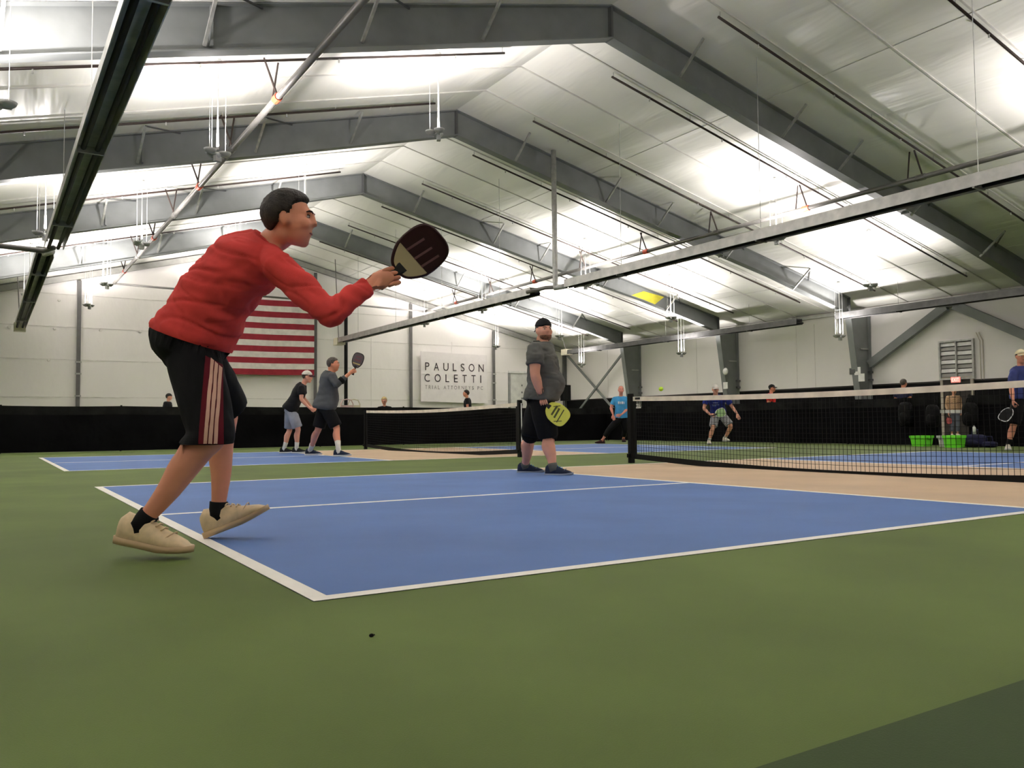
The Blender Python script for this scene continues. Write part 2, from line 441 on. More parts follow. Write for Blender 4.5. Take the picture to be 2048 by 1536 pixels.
# ------------------------------------------------------------------ radiant heaters (inverted trough reflector, U-tube below)
M_refl2 = mat('darkened heater reflector', (.10, .10, .098, 1), .5, .5, var=.1)  # darkened copy of the reflector metal, offsetting strong lamp light on the wall heaters
def heater(X, z, y0, y1, lab, extra=None):
    r = empty('tube_heater', (X, y0, z), lab, 'heater', 'suspended radiant tube heaters')
    prof = [(-.19, -.05), (-.178, -.05), (-.158, .16), (.158, .16), (.178, -.05), (.19, -.05), (.17, .175), (-.17, .175)]
    MB().rings([[V((X+a, y, z+b)) for a, b in prof] for y in (y0, y1)]).build('reflector', M_refl2 if X > 20 else M_refl, r)
    for s in (-1, 1):
        MB().tube([(X+s*.09, y0-.1, z), (X+s*.09, y1+.1, z)], .038, 8).build('heater_tube', M_tubeblk, r, True)
    y = y0+1.0
    n = max(2, int((y1-y0)/4))
    for i in range(n):
        y = y0+(y1-y0)*(i+.5)/n
        MB().tube([(X, y, z+.14), (X, y, roof(X)-.02)], .007, 5).build('hanger_chain', M_galv, r)
        MB().box((X, y, z-.02), (.34, .04, .10)).build('tube_bracket', M_refl2 if X > 20 else M_refl, r)
    return r
HZ = 4.48
h1 = heater(13.15, HZ, -2.0, 16.6, 'long tube heater with pale reflector slanting above the net, nearest of the right side')
h2 = heater(13.05, HZ, 18.2, 34.3, 'far tube heater beyond the bend, ending in front of the flag wall')
h3 = heater(.32, HZ, -2.0, 17.9, 'dark tube heater slanting down the upper left corner of the picture')
h4 = heater(.2, HZ, 18.9, 34.6, 'short-looking far tube heater at the left edge by the flag wall')
h5 = heater(26.05, 4.42, -2.0, 17.2, 'tube heater running along the side wall above the exit door')
h6 = heater(26.05, 4.42, 19.0, 34.2, 'tube heater on the side wall near the far corner')
# U-bend, flue and link tubes
MB().tube([(13.05, 16.7, HZ), (13.0, 17.06, HZ), (13.0, 17.06, HZ+.2), (12.99, 17.06, roof(12.99)-.02)], .075, 10).build('flue', M_galv, h1, True)
MB().tube([(13.15, 16.7, HZ), (12.9, 17.4, HZ+.05), (12.7, 18.1, HZ)], .055, 8).build('link_tube', M_pipe2, h1, True)
MB().tube([(.32, 18.0, HZ), (.15, 18.45, HZ), (-3.4, 18.6, HZ+.12)], .06, 8).build('link_tube', M_pipe2, h3, True)
MB().tube([(.32, 18.45, HZ), (.2, 18.8, HZ)], .07, 8).build('link_tube', M_galv, h3, True)
for hh, X, y in ((h2, 13.05, 34.6), (h4, .2, 34.9), (h6, 26.05, 34.5)):
    MB().box((X, y, HZ+.02), (.4, .5, .32)).build('burner_box', mat('cream burner box', (.62, .58, .45, 1), .45), hh)
    MB().tube([(X, y+.1, HZ+.2), (X-.1, y+.3, roof(X)-.1)], .02, 6).build('gas_hose', M_pipe2, hh)

# ------------------------------------------------------------------ hanging up-lights
M_dish = mat('grey lamp dish', (.33, .34, .33, 1), .45, .2)
M_cord = mat('white lamp stem', (.85, .85, .82, 1), .45)
def dish_mesh():
    prof = [(.01, -.06), (.06, -.05), (.10, -.02), (.115, .02), (.105, .02), (.09, -.012), (.05, -.038), (.01, -.045)]
    n = 18; R = [[V((math.cos(2*math.pi*k/n)*r, math.sin(2*math.pi*k/n)*r, z)) for k in range(n)] for r, z in prof]
    mb = MB(); mb.rings(R+[R[0]]); return mb.mesh('dish')
dish = dish_mesh()
stemm = MB().tube([(0, 0, .05), (0, 0, .5), (0, 0, 1.0), (0, 0, 1.72)], [.022, .016, .010, .006], 8).mesh('stem')  # hanging cord; its thick taper puts the lamp's bloom into the shape
rod = MB().tube([(0, 0, 0), (0, 0, 1.72)], .0035, 5).mesh('rod')
canopy = MB().tube([(0, 0, 0), (0, 0, .05)], .07, 10).mesh('canopy')
bracket = MB().bar((-.2, 0, -.05), (.2, 0, -.05), .035, .04).bar((0, -.05, -.05), (0, .2, -.05), .035, .04).ell((0, 0, -.07), (.06, .06, .07), n=10, m_=6).mesh('bracket')
ballast = MB().box((0, 0, -.13), (.12, .08, .10)).mesh('ballast')
ldata = bpy.data.lights.new('lamp_light', 'SPOT')
ldata.energy = LAMP_W; ldata.color = LAMP_COL; ldata.spot_size = math.radians(164); ldata.spot_blend = .8; ldata.shadow_soft_size = .12
ldata.use_nodes = True                 # wide batwing distribution: less straight up, more to the sides
_nt = ldata.node_tree; _em = [n for n in _nt.nodes if n.type == 'EMISSION'][0]
_tc = _nt.nodes.new('ShaderNodeTexCoord'); _sx = _nt.nodes.new('ShaderNodeSeparateXYZ'); _nt.links.new(_tc.outputs['Normal'], _sx.inputs[0])
_ab = _nt.nodes.new('ShaderNodeMath'); _ab.operation = 'ABSOLUTE'; _nt.links.new(_sx.outputs['Z'], _ab.inputs[0])
_mx = _nt.nodes.new('ShaderNodeMath'); _mx.operation = 'MAXIMUM'; _mx.inputs[1].default_value = .35; _nt.links.new(_ab.outputs[0], _mx.inputs[0])
_pw = _nt.nodes.new('ShaderNodeMath'); _pw.operation = 'POWER'; _pw.inputs[1].default_value = -.2; _nt.links.new(_mx.outputs[0], _pw.inputs[0])
_mu = _nt.nodes.new('ShaderNodeMath'); _mu.operation = 'MULTIPLY'; _mu.inputs[1].default_value = .72; _nt.links.new(_pw.outputs[0], _mu.inputs[0])
_nt.links.new(_mu.outputs[0], _em.inputs['Strength'])
def uplight(X, Y, lab, drop=1.72, group='hanging up-lights', rot=0):
    z = roof(X)-drop
    r = empty('hanging_uplight', (X, Y, z), lab, 'lamp', group)
    r.rotation_euler.z = rot
    for nm, me, M, loc in (('lamp_stem', stemm, M_cord, (0, 0, 0)), ('mounting_bracket', bracket, M_dish, (0, 0, 0)), ('ballast_box', ballast, M_dish, (0, 0, 0)), ('ceiling_canopy', canopy, M_dish, (0, 0, drop-.06))):
        o = link_mesh(nm, me, M, None, nm != 'ballast_box'); o.parent = r; o.location = loc
    for i, (a, b) in enumerate(((-.15, 0), (.15, 0), (0, .17))):
        o = link_mesh('lamp_dish', dish, M_dish, None, True); o.parent = r; o.location = (a, b, 0)
        o = link_mesh('suspension_rod', rod, M_cord, None); o.parent = r; o.location = (a*1.1, b*1.1, 0)
    l = bpy.data.objects.new('lamp_light', ldata); COL.objects.link(l); l.parent = r; l.location = (0, 0, .1)
    l.rotation_euler = (math.pi, 0, 0)
    return r
rowY = [(13.1, 'first'), (21.9, 'second'), (29.5, 'third'), (35.3, 'last')]
rowX = [(2.65, 'over the left baseline'), (7.2, 'just left of the ridge'), (17.8, 'just right of the ridge'), (22.0, 'over the right courts')]
cnt = {'first': 'nearest the camera', 'second': 'second from the camera', 'third': 'third from the camera', 'last': 'closest to the flag wall'}
k = 0
for x, lx in rowX:
    for y, ly in rowY:
        uplight(x, y, 'grey up-light on white stem %s, %s' % (lx, cnt[ly]), rot=.35+k*.21); k += 1
for y, l in ((17.3, 'beside the second column'), (25.5, 'beside the third column'), (32.9, 'in front of the X brace')):
    uplight(25.4, y-.6, 'up-light hung low along the side wall, '+l, 1.97)
for x, y, l in ((-.7, 9.7, 'cut off by the left picture edge'), (.2, 18.8, 'behind the left heater bend'), (.3, 29.1, 'far left beside the gable')):
    uplight(-.85 if x < 0 else x, y, 'up-light with thin cords hung near the left heater, '+l)
for y in (4.6, -4.0):  # unseen lamps added beyond the visible grid to even the floor light
    for x in (-4.5, 2.65, 7.2, 17.8, 22.0):
        uplight(x, y, 'added up-light behind or above the camera, outside the picture', group='up-lights out of view')
for y in (13.1, 21.9, 29.5):  # further unseen lamps, added along the left side
    uplight(-4.8, y, 'added up-light over the left side of the hall, outside the picture', group='up-lights out of view')

# ------------------------------------------------------------------ flag and banner on the end wall
fw_, fh_ = 6.3, 3.6
fx1, fz0 = 12.78, 3.08
flag = empty('wall_flag', (fx1-fw_/2, YE-.3, fz0), 'large red and white striped national flag hanging on the end wall', 'flag')
M_fr = mat('flag red cloth', rgb(150, 38, 52), .8, var=.08, vs_=3); M_fw = mat('flag white cloth', (.74, .70, .66, 1), .8); M_fb = mat('flag navy cloth', rgb(38, 42, 84), .8)
def cloth_strip(x0, x1, z0, z1, y, amp=.02):
    mb = MB(); n = 22; vv = []; ff = []
    for i in range(n+1):
        x = x0+(x1-x0)*i/n
        s_ = -.05*math.sin(math.pi*(x-6)/7.0)
        yy = y+amp*math.sin(x*3.1)
        for z in (z0, z1):
            vv += [(x, yy, z+s_), (x, yy+.012, z+s_)]
    for i in range(n):
        a = i*4; b = a+4
        ff += [(a, b, b+2, a+2), (a+1, a+3, b+3, b+1), (a, a+1, b+1, b), (a+2, b+2, b+3, a+3)]
    ff += [(0, 2, 3, 1), (n*4, n*4+1, n*4+3, n*4+2)]
    return mb.add(vv, ff)
sh = fh_/13
for i in range(13):
    z0 = fz0+i*sh
    x0 = fx1-fw_ if i < 6 else fx1-fw_+2.5
    cloth_strip(x0, fx1, z0, z0+sh, YE-.32).build('stripe', M_fr if i % 2 == 0 else M_fw, flag)
cn = cloth_strip(fx1-fw_, fx1-fw_+2.5, fz0+6*sh, fz0+fh_, YE-.32).build('canton', M_fb, flag)
star = []
for k in range(10):
    a = math.pi/2+k*math.pi/5; r_ = .085 if k % 2 == 0 else .034
    star.append(V((math.cos(a)*r_, 0, math.sin(a)*r_)))
starm = MB().prism(star, V((0, -.01, 0))).mesh('star')
for r_ in range(9):
    for c_ in range(6 if r_ % 2 == 0 else 5):
        x = fx1-fw_+.22+(c_+(0 if r_ % 2 == 0 else .5))*.41
        o = link_mesh('star', starm, M_fw, None); o.parent = cn
        o.location = (x, YE-.345, fz0+6*sh+.2+r_*.19-.02)

M_ban = mat('white banner vinyl', (.80, .765, .765, 1), .45, var=.015)
M_ink = mat('dark maroon lettering', rgb(52, 42, 48), .6)
M_ink2 = mat('grey lettering', rgb(128, 122, 122), .6)
ban = empty('wall_banner', (20.65, YE-.22, 1.8), 'white sponsor banner with dark lettering hung on the end wall', 'banner')
cloth_strip(18.62, 22.70, 1.80, 4.47, YE-.24, .01).build('banner_sheet', M_ban, ban)
def text(body, x0, x1, z, h, M, parent, y, name='lettering', rotz=0, ext=.006):
    c = bpy.data.curves.new('t', 'FONT'); c.body = body; c.size = 1; c.extrude = 0
    o = bpy.data.objects.new('t', c); COL.objects.link(o)
    dg = bpy.context.evaluated_depsgraph_get(); me = bpy.data.meshes.new_from_object(o.evaluated_get(dg), depsgraph=dg)
    bpy.data.objects.remove(o)
    xs = [v.co.x for v in me.vertices]; zs = [v.co.y for v in me.vertices]
    sx = (x1-x0)/(max(xs)-min(xs)); sz = h/(max(zs)-min(zs)); mx, mz = min(xs), min(zs)
    for v in me.vertices: v.co = V((x0+(v.co.x-mx)*sx, y, z+(v.co.y-mz)*sz))
    return link_mesh(name, me, M, parent)
def spaced(word, x0, x1, z, h, M, parent, y, lw):
    # letter by letter, evenly tracked
    n = len(word); wid = {'I': .22, 'L': .72, ' ': .5, 'E': .75, 'T': .85, 'P': .8, 'S': .75, 'N': 1.05, 'O': 1.15, 'A': 1.0, 'U': 1.0, 'C': 1.0, 'R': .85, 'Y': .95}
    tot = sum(wid[c] for c in word)*lw; gap = (x1-x0-tot)/(n-1); x = x0
    for c in word:
        wc = wid[c]*lw
        if c != ' ': text(c, x, x+wc, z, h, M, parent, y, 'letter')
        x += wc+gap
yb = YE-.262
spaced('PAULSON', 18.86, 22.46, 3.49, .42, M_ink, ban, yb, .31)
spaced('COLETTI', 18.82, 22.30, 2.88, .42, M_ink, ban, yb, .31)
spaced('TRIAL ATTORNEYS PC', 18.86, 22.40, 2.50, .19, M_ink2, ban, yb, .145)

# roll-up door and frame near the far corner
dd = struct(MB().box((25.9, YE-.03, 1.75), (3.1, .05, 3.5)).build('door_2', mat('white sectional door', (.72, .72, .69, 1), .5)), 'white sectional door at the right end of the flag wall')
for z in (.9, 1.75, 2.6): MB().box((25.9, YE-.062, z), (3.1, .012, .03)).build('panel_groove', M_joint, dd)
MB().box((25.9, YE-.06, 3.55), (3.4, .08, .12)).build('door_head', M_white, dd)
MB().box((24.25, YE-.06, 1.75), (.12, .08, 3.5)).build('door_jamb', mat('grey jamb', (.3, .3, .29, 1), .5), dd)
for x in (25.1, 26.1):
    for z in (1.7, 2.05, 2.4, 2.8): MB().box((x, YE-.07, z), (.06, .03, .1)).build('door_hinge', M_steel_d, dd)

# louvred wall vent, exit sign, clock, notices
lv = empty('louvre_vent', (XWR-.1, 14.0, 2.05), 'square white slatted louvre vent above the exit sign', 'vent')
y0, y1, z0, z1 = 13.42, 14.56, 2.06, 3.34
for a, b, c, d in ((y0-.06, y0, z0-.06, z1+.06), (y1, y1+.06, z0-.06, z1+.06), (y0, y1, z0-.06, z0), (y0, y1, z1, z1+.06), ((y0+y1)/2-.02, (y0+y1)/2+.02, z0, z1)):
    MB().box((XWR-.06, (a+b)/2, (c+d)/2), (.12, b-a, d-c)).build('vent_frame', M_galv, lv)
MB().box((XWR-.012, (y0+y1)/2, (z0+z1)/2), (.02, y1-y0, z1-z0)).build('vent_back', mat('dark vent recess', (.10, .098, .095, 1), .6), lv)
Rs = Matrix.Rotation(math.radians(16), 3, 'Y')
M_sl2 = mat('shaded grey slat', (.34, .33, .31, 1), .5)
for i in range(8):
    z = z0+.085+i*(z1-z0-.03)/8
    for c_, (a, b) in enumerate(((y0, (y0+y1)/2-.02), ((y0+y1)/2+.02, y1))):
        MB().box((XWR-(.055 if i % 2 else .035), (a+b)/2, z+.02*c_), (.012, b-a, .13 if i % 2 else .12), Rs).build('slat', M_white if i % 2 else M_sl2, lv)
MB().box((XWR-.02, 14.0, 2.01), (.03, 1.2, .1)).build('vent_sill', mat('beige panel', (.42, .38, .31, 1), .5), lv)
for yy in (13.16, 13.06):
    tag(MB().tube([(XWR-.05, yy, 1.96), (XWR-.05, yy, 3.3), (XWR-.05, yy+.12, 3.6)], .015, 6).build('conduit', mat('beige conduit', (.45, .41, .33, 1), .5)), 'thin beige conduit on the side wall, %s the louvre vent' % ('nearer to' if yy > 13.1 else 'farther from'), 'conduit')
ex = empty('exit_sign', (XWR-.12, 14.0, 1.9), 'glowing red exit sign above the doorway', 'sign')
MB().box((XWR-.12, 14.0, 1.99), (.06, .34, .2)).build('sign_housing', M_white, ex)
MB().box((XWR-.155, 14.0, 1.99), (.012, .32, .18)).build('sign_face', mat('red lit sign face', (.9, .10, .08, 1), .4, emit=1.6, var=0), ex)
t_ = text('EXIT', 0, .26, 0, .12, mat('bright red letters', (1, .35, .3, 1), .4, emit=1.5, var=0), None, 0)
t_.parent = ex; t_.rotation_euler = (0, 0, -math.pi/2); t_.location = (-.045, .13, .03)
clk = empty('wall_clock', (XWR-.8, 24.06, 2.86), 'round white clock on the third column', 'clock')
MB().ell((XWR-.98, 24.02, 2.86), (.04, .17, .17), n=18, m_=10).build('clock_rim', M_galv, clk, True)
MB().ell((XWR-1.0, 24.01, 2.86), (.04, .145, .145), n=18, m_=10).build('clock_face', M_white, clk, True)
for i, (px, py, dx, lab, cat) in enumerate(((1715, 742, -1.0, 'small white notice on the second column beside the door', 'notice'), (1723, 755, -1.0, 'white paper sheet taped low on the second column', 'notice'), (1451, 771, -.95, 'white paper sheet taped low on the third column', 'notice'))):
    p = atX(px, py, XWR-.92)
    tag(MB().box(p, (.02, .26, .3)).build('paper_notice', M_white), lab, cat)
p = atX(1715, 743, XWR-.9)
tag(MB().box(p+V((.02, .18, .02)), (.1, .3, .24)).box(p+V((-.02, .18, .02)), (.06, .2, .14)).build('electrical_box', M_steel_d), 'dark electrical box on the second column', 'box')

# ------------------------------------------------------------------ windscreen fence around the courts
M_scr = mat('black windscreen mesh', (.0045, .0045, .005, 1), .85, spec=.06, var=.25, vs_=1.2, bump=.4, bs=5, dist=.03)
M_hem = mat('dark grey windscreen top band', (.014, .014, .0135, 1), .85, spec=.06, var=.25, vs_=2.5)
FY, FX, FH = 19.45, 16.75, 1.08
def fence(a, b, label, n, gap=None):
    a, b = V(a), V(b); r = empty('windscreen_fence', a, label, 'fence', 'court fences')
    d = (b-a).normalized(); L = (b-a).length; nr = V((-d.y, d.x, 0))
    for i in range(n):
        p, q = a+d*(L*i/n), a+d*(L*(i+1)/n)
        mb = MB(); K = 10; R = []
        for j in range(K+1):
            c = p.lerp(q, j/K)+nr*(.02*math.sin((i*K+j)*.7))
            sag = -.015*math.sin(math.pi*j/K)
            R.append([c+nr*.006+V((0, 0, .012)), c-nr*.006+V((0, 0, .012)), c-nr*.006+V((0, 0, FH-.2+sag)), c+nr*.006+V((0, 0, FH-.2+sag))])
        mb.rings(R).build('screen_panel', M_scr, r)
        mb = MB(); R = []
        for j in range(K+1):
            c = p.lerp(q, j/K)+nr*(.02*math.sin((i*K+j)*.7)); sag = -.015*math.sin(math.pi*j/K)
            R.append([c+nr*.008+V((0, 0, FH-.2+sag)), c-nr*.008+V((0, 0, FH-.2+sag)), c-nr*.008+V((0, 0, FH+sag)), c+nr*.008+V((0, 0, FH+sag))])
        mb.rings(R).build('top_band', M_hem, r)
    for i in range(n+1):
        p = a+d*(L*i/n)+nr*.05
        MB().tube([p, p+V((0, 0, FH+.02))], .022, 8).build('fence_post', M_tubeblk, r)
    return r
g0, g1 = atX(1938, 850, FX).y, atX(1876, 850, FX).y
fence((-8.0, FY, 0), (FX, FY, 0), 'long black windscreen fence in front of the flag wall', 10)
fence((FX, FY, 0), (FX, g1, 0), 'black windscreen fence between the far corner and the gate gap', 5)
fence((FX, g0, 0), (FX, -6.0, 0), 'black windscreen fence right of the gate gap', 5)
# white strap across the gate gap
pa, pb = atX(1880, 823, FX+.02), atX(1934, 823, FX+.02)
tag(MB().bar(pa, pb, .045, .07).build('gate_strap', M_white), 'white padded strap across the gate gap in the fence', 'strap')

# ------------------------------------------------------------------ nets
def net(X, y0, y1, lab, posts):
    r = empty('pickleball_net', (X, (y0+y1)/2, 0), lab, 'net', 'court nets')
    L = y1-y0
    top = lambda y: .914-.05*math.sin(math.pi*(y-y0)/L)
    bot = lambda y: .13-.10*math.sin(math.pi*(y-y0)/L)
    N = 24
    ys = [y0+.06+(L-.12)*i/N for i in range(N+1)]
    def tape(f0, f1, th, name, M):
        R = [[V((X-th, y, f0(y))), V((X+th, y, f0(y))), V((X+th, y, f1(y))), V((X-th, y, f1(y)))] for y in ys]
        return MB().rings(R).build(name, M, r)
    tape(lambda y: top(y)-.06, top, .008, 'top_tape', mat('white net tape', (.80, .75, .66, 1), .7, var=.08, vs_=6))
    tape(lambda y: bot(y)-.07, bot, .007, 'bottom_tape', M_tubeblk)
    mb = MB(); c = .0017
    n = int(L/.0508)
    for i in range(1, n):
        y = y0+.06+(L-.12)*i/n; j1 = .006*math.sin(i*5.7); zb, zt = bot(y), top(y)-.06
        mb.bar((X, y, zb), (X, y+j1, (zb+zt)/2), 2*c); mb.bar((X, y+j1, (zb+zt)/2), (X, y, zt), 2*c)
    for k in range(1, 14):
        f = k/14
        for i in range(N):
            ya, yb_ = ys[i], ys[i+1]
            mb.bar((X, ya, bot(ya)+(top(ya)-.06-bot(ya))*f), (X, yb_, bot(yb_)+(top(yb_)-.06-bot(yb_))*f), 2*c)
    o = mb.build('netting', M_tubeblk, r, fix=False); o['kind'] = 'stuff'
    for y in posts:
        s_ = -1 if y == y0 else 1
        MB().box((X, y, .465), (.065, .065, .93)).build('net_post', M_tubeblk, r)
        MB().tube([(X, y, .93), (X, y, .955)], .045, 8).build('post_cap', M_tubeblk, r)
        MB().box((X, y-s_*.09, .5), (.012, .05, .78)).build('lacing_strip', M_tubeblk, r)
        MB().box((X-.045, y, .1), (.04, .04, .05)).build('crank_hook', M_tubeblk, r)
    return r
net1 = net(6.706, -.305, 6.40, 'black net with white top tape on the near court, cut by the right picture edge', (-.305, 6.40))
net2 = net(6.706, 9.245, 15.95, 'black net with sagging white tape on the far court', (9.245, 15.95))
MB().box((6.694, 6.24, .885), (.004, .10, .03)).build('tape_label', mat('black print', (.02, .02, .02, 1), .6), net1)
lg = MB()
for i, (dy, dz, w_, h_) in enumerate(((0, 0, .10, .018), (.012, .022, .05, .015), (.02, .045, .05, .012), (-.03, .03, .014, .05))):
    lg.box((6.694, 6.22+dy, .76+dz), (.004, w_, h_))
lg.build('net_logo', mat('faded white print', (.55, .55, .53, 1), .6), net1)
tag(MB().tube([(6.69, 9.17, .9), (6.69, 9.165, .5), (6.69, 9.17, .1)], .008, 6).build('white_rope', M_white), 'thin white rope hanging beside the far net post', 'rope')

# ------------------------------------------------------------------ crates, bags, small things
M_lime = mat('lime green plastic', rgb(110, 225, 50), .4, var=.03)
def crate(px0, px1, py0, py1, X, lab, M, rim=True):
    a, b = atX(px0, py1, X), atX(px1, py1, X); a.z = b.z = 0
    wd = (a-b).length; c = (a+b)/2; h = max(.2, atX((px0+px1)/2, py0, X).z)
    r = empty('storage_crate', c, lab, 'crate', 'crates by the fence')
    dx = .36
    def ring(s_, z): return [V((c.x+sx*dx/2*s_, c.y+sy*wd/2*s_, z)) for sx, sy in ((-1, -1), (1, -1), (1, 1), (-1, 1))]
    mb = MB(); mb.rings([ring(.84, 0), ring(1, h), ring(.95, h), ring(.8, .02)]); mb.build('crate_body', M, r)
    MB().rings([ring(1.06, h-.04), ring(1.06, h+.01), ring(.97, h+.01), ring(.97, h-.04), ring(1.06, h-.04)]).build('crate_rim', M, r)
    for sy in (-1, 1): MB().box((c.x, c.y+sy*wd/2*1.05, h*.8), (.12, .03, .03)).build('crate_handle', M, r)
    return r, c, wd, h
crate(1830, 1858, 872, 893, 16.25, 'lime green plastic crate standing alone by the fence', M_lime)
r, c, wd, h = crate(1885, 1931, 872, 894, 16.2, 'pale grey plastic tub with a lime green bin inside by the gate', mat('pale grey tub', (.5, .52, .52, 1), .5))
r2, c2, w2, h2 = crate(1896, 1923, 871.5, 894.5, 15.75, 'lime green plastic crate standing in front of the pale grey tub', M_lime)
def bag(px, py, X, sz, lab, M, hang=0):
    p = atX(px, py, X); p.z = hang
    r = empty('sports_bag', p, lab, 'bag', 'bags by the fence')
    mb = MB(); mb.ell(p+V((0, 0, sz[2]/2)), (sz[0]/2, sz[1]/2, sz[2]/2), n=14, m_=10, fn=lambda q: 1/max(.62, (abs(q.x)**4+abs(q.y)**4+abs(q.z)**4)**.25))
    mb.build('bag_body', M, r, True)
    MB().ell(p+V((-sz[0]/2*.9, 0, sz[2]*.35)), (.05, sz[1]*.35, sz[2]*.25), n=10, m_=8).build('front_pocket', M, r, True)
    MB().tube([p+V((0, -.07, sz[2]*.95)), p+V((0, -.05, sz[2]+.1)), p+V((0, .05, sz[2]+.1)), p+V((0, .07, sz[2]*.95))], .014, 6).build('bag_strap', M, r, True)
    return r
M_navy = mat('navy fabric', rgb(25, 28, 62), .8)
bag(1951, 893, 16.2, (.3, .42, .26), 'navy sports bag lying on the floor beside the grey tub', M_navy)
bag(1979, 893, 16.2, (.25, .26, .12), 'low navy bag lying beside the other navy bag', M_navy)
bag(1812, 850, FX-.125, (.2, .3, .55), 'black backpack hung on the fence left of the green crate', M_black, .42)
bag(1866, 850, FX-.125, (.24, .24, .5), 'black backpack hung on the left gate post', M_black, .4)
bag(1941, 850, FX-.125, (.2, .3, .5), 'black backpack hung on the right gate post', M_black, .42)
for px, py, lab in ((1949, 878, 'white plastic bottle standing on the navy bag'), (1882, 880, 'small white cup on the floor left of the grey tub')):
    p = atX(px, py, 16.05); p.z = .27 if px > 1900 else 0
    r = empty('drink_bottle', p, lab, 'bottle')
    MB().tube([p, p+V((0, 0, .12)), p+V((0, 0, .15)), p+V((0, 0, .17))], [.035, .035, .02, .015], 10).build('bottle_body', M_white, r, True)
    MB().tube([p+V((0, 0, .17)), p+V((0, 0, .2))], .018, 10).build('bottle_cap', M_black, r, True)
ball = tag(MB().ell(U(1322, 778, 13.6), (.037,)*3, n=20, m_=14).build('pickleball', mat('neon yellow ball', rgb(205, 245, 60), .5, var=.02), None, True), 'neon yellow ball in the air above the near net post', 'ball')
p = CAM+(U(743, 1274, 1)-CAM)*floor_depth(743, 1274)
tag(MB().ell(p+V((0, 0, .004)), (.007, .005, .005), n=7, m_=5).add([p+V((.004, 0, .002)), p+V((.012, .004, .002)), p+V((.01, .006, .006))], [(0, 1, 2)]).build('floor_debris', M_black), 'tiny dark crumb lying on the green floor in the foreground', 'debris')
# loudspeaker in the far corner
p = V((25.6, 34.2, 0)); p = CAM+(U(1131, 786, 1)-CAM)*33.0
sp = empty('loudspeaker', (p.x, p.y, 0), 'tall black loudspeaker on a stand in the far corner', 'loudspeaker')
MB().box((p.x, p.y, p.z), (.3, .3, .62)).build('speaker_cabinet', M_black, sp)
MB().box((p.x-.1, p.y-.14, p.z), (.2, .03, .5)).build('speaker_grille', M_tubeblk, sp)
MB().tube([(p.x, p.y, .3), (p.x, p.y, p.z-.3)], .02, 8).build('stand_pole', M_tubeblk, sp)
for a in (0, 2.1, 4.2): MB().tube([(p.x, p.y, .55), (p.x+.4*math.cos(a), p.y+.4*math.sin(a), .02)], .014, 6).build('stand_leg', M_tubeblk, sp)
# pale hooped chairs behind the fence
for i, (px, lab) in enumerate(((694, 'pale pink hooped chair back showing above the fence, left one'), (708, 'pale cream hooped chair back showing above the fence, right one'))):
    c = U(px, 806, 26.0+i*1.1); z = c.z+.12
    r = empty('tube_chair', (c.x, c.y, 0), lab, 'chair', 'chairs behind the fence')
    Mt = mat('pale pink tube', (.62, .45, .42, 1), .4) if i == 0 else mat('pale cream tube', (.62, .56, .42, 1), .4)
    MB().tube([(c.x-.2, c.y, 0), (c.x-.2, c.y, z-.15), (c.x-.14, c.y, z-.03), (c.x, c.y, z), (c.x+.14, c.y, z-.03), (c.x+.2, c.y, z-.15), (c.x+.2, c.y, 0)], .018, 7).build('back_hoop', Mt, r, True)
    MB().box((c.x, c.y-.22, .46), (.42, .42, .04)).build('seat', Mt, r)
    for sx in (-1, 1): MB().tube([(c.x+sx*.19, c.y-.4, 0), (c.x+sx*.19, c.y-.4, .45)], .015, 6).build('leg', Mt, r)
    MB().box((c.x, c.y, z-.25), (.36, .02, .12)).build('back_slat', Mt, r)

# ------------------------------------------------------------------ people
def smooth(a, b, x):
    t = max(0., min(1., (x-a)/(b-a))); return t*t*(3-2*t)
def skin(name, r, g, b): return mat(name, rgb(r, g, b), .5, spec=.35, var=.05, vs_=6)
SK1 = skin('tanned skin', 220, 148, 118); SK2 = skin('fair skin', 226, 164, 138); SK3 = skin('pink skin', 226, 150, 130)
M_eyew = mat('eye white', (.62, .56, .52, 1), .35); M_eye = mat('dark eye', (.02, .015, .012, 1), .3); M_lip = mat('lip', rgb(160, 85, 75), .5); M_brow = mat('brown brow', (.03, .02, .015, 1), .8)
def cloth(name, r, g, b, **k): return mat(name, rgb(r, g, b), .85, spec=.2, var=.07, vs_=9, bump=.25, bs=300, dist=.002, **k)

def head_frame(c, face, up):
    f = face.normalized(); x = f.cross(up).normalized(); u = x.cross(f).normalized()
    return Matrix((x, f, u)).transposed(), V(c)
CRC, CRR = V((0, -.015, .03)), (.076, .096, .09)
def head_shape(mb, HF, s=1.0, jaw=1.0):
    R, c = HF
    def E_(p, r, n=14, m_=10): mb.ell(c+R @ (V(p)*s), tuple(a*s for a in r), R, n, m_)
    E_(CRC, CRR, 20, 14)
    E_((0, .028, -.02), (.066*jaw, .066, .075)); E_((0, .034, -.058), (.056*jaw, .056, .052)); E_((0, .058, -.094), (.03*jaw, .026, .022))
    E_((0, .084, .03), (.045, .018, .014))                      # brow ridge
    E_((0, .094, .004), (.010, .018, .024)); E_((0, .103, -.014), (.0155, .017, .013))   # nose
    E_((0, .084, -.052), (.028, .012, .016))                    # mouth mound
    for sx in (-1, 1):
        E_((sx*.038, .07, -.018), (.026, .024, .026))
        E_((sx*.079, -.006, -.008), (.014, .023, .034), 12, 9)
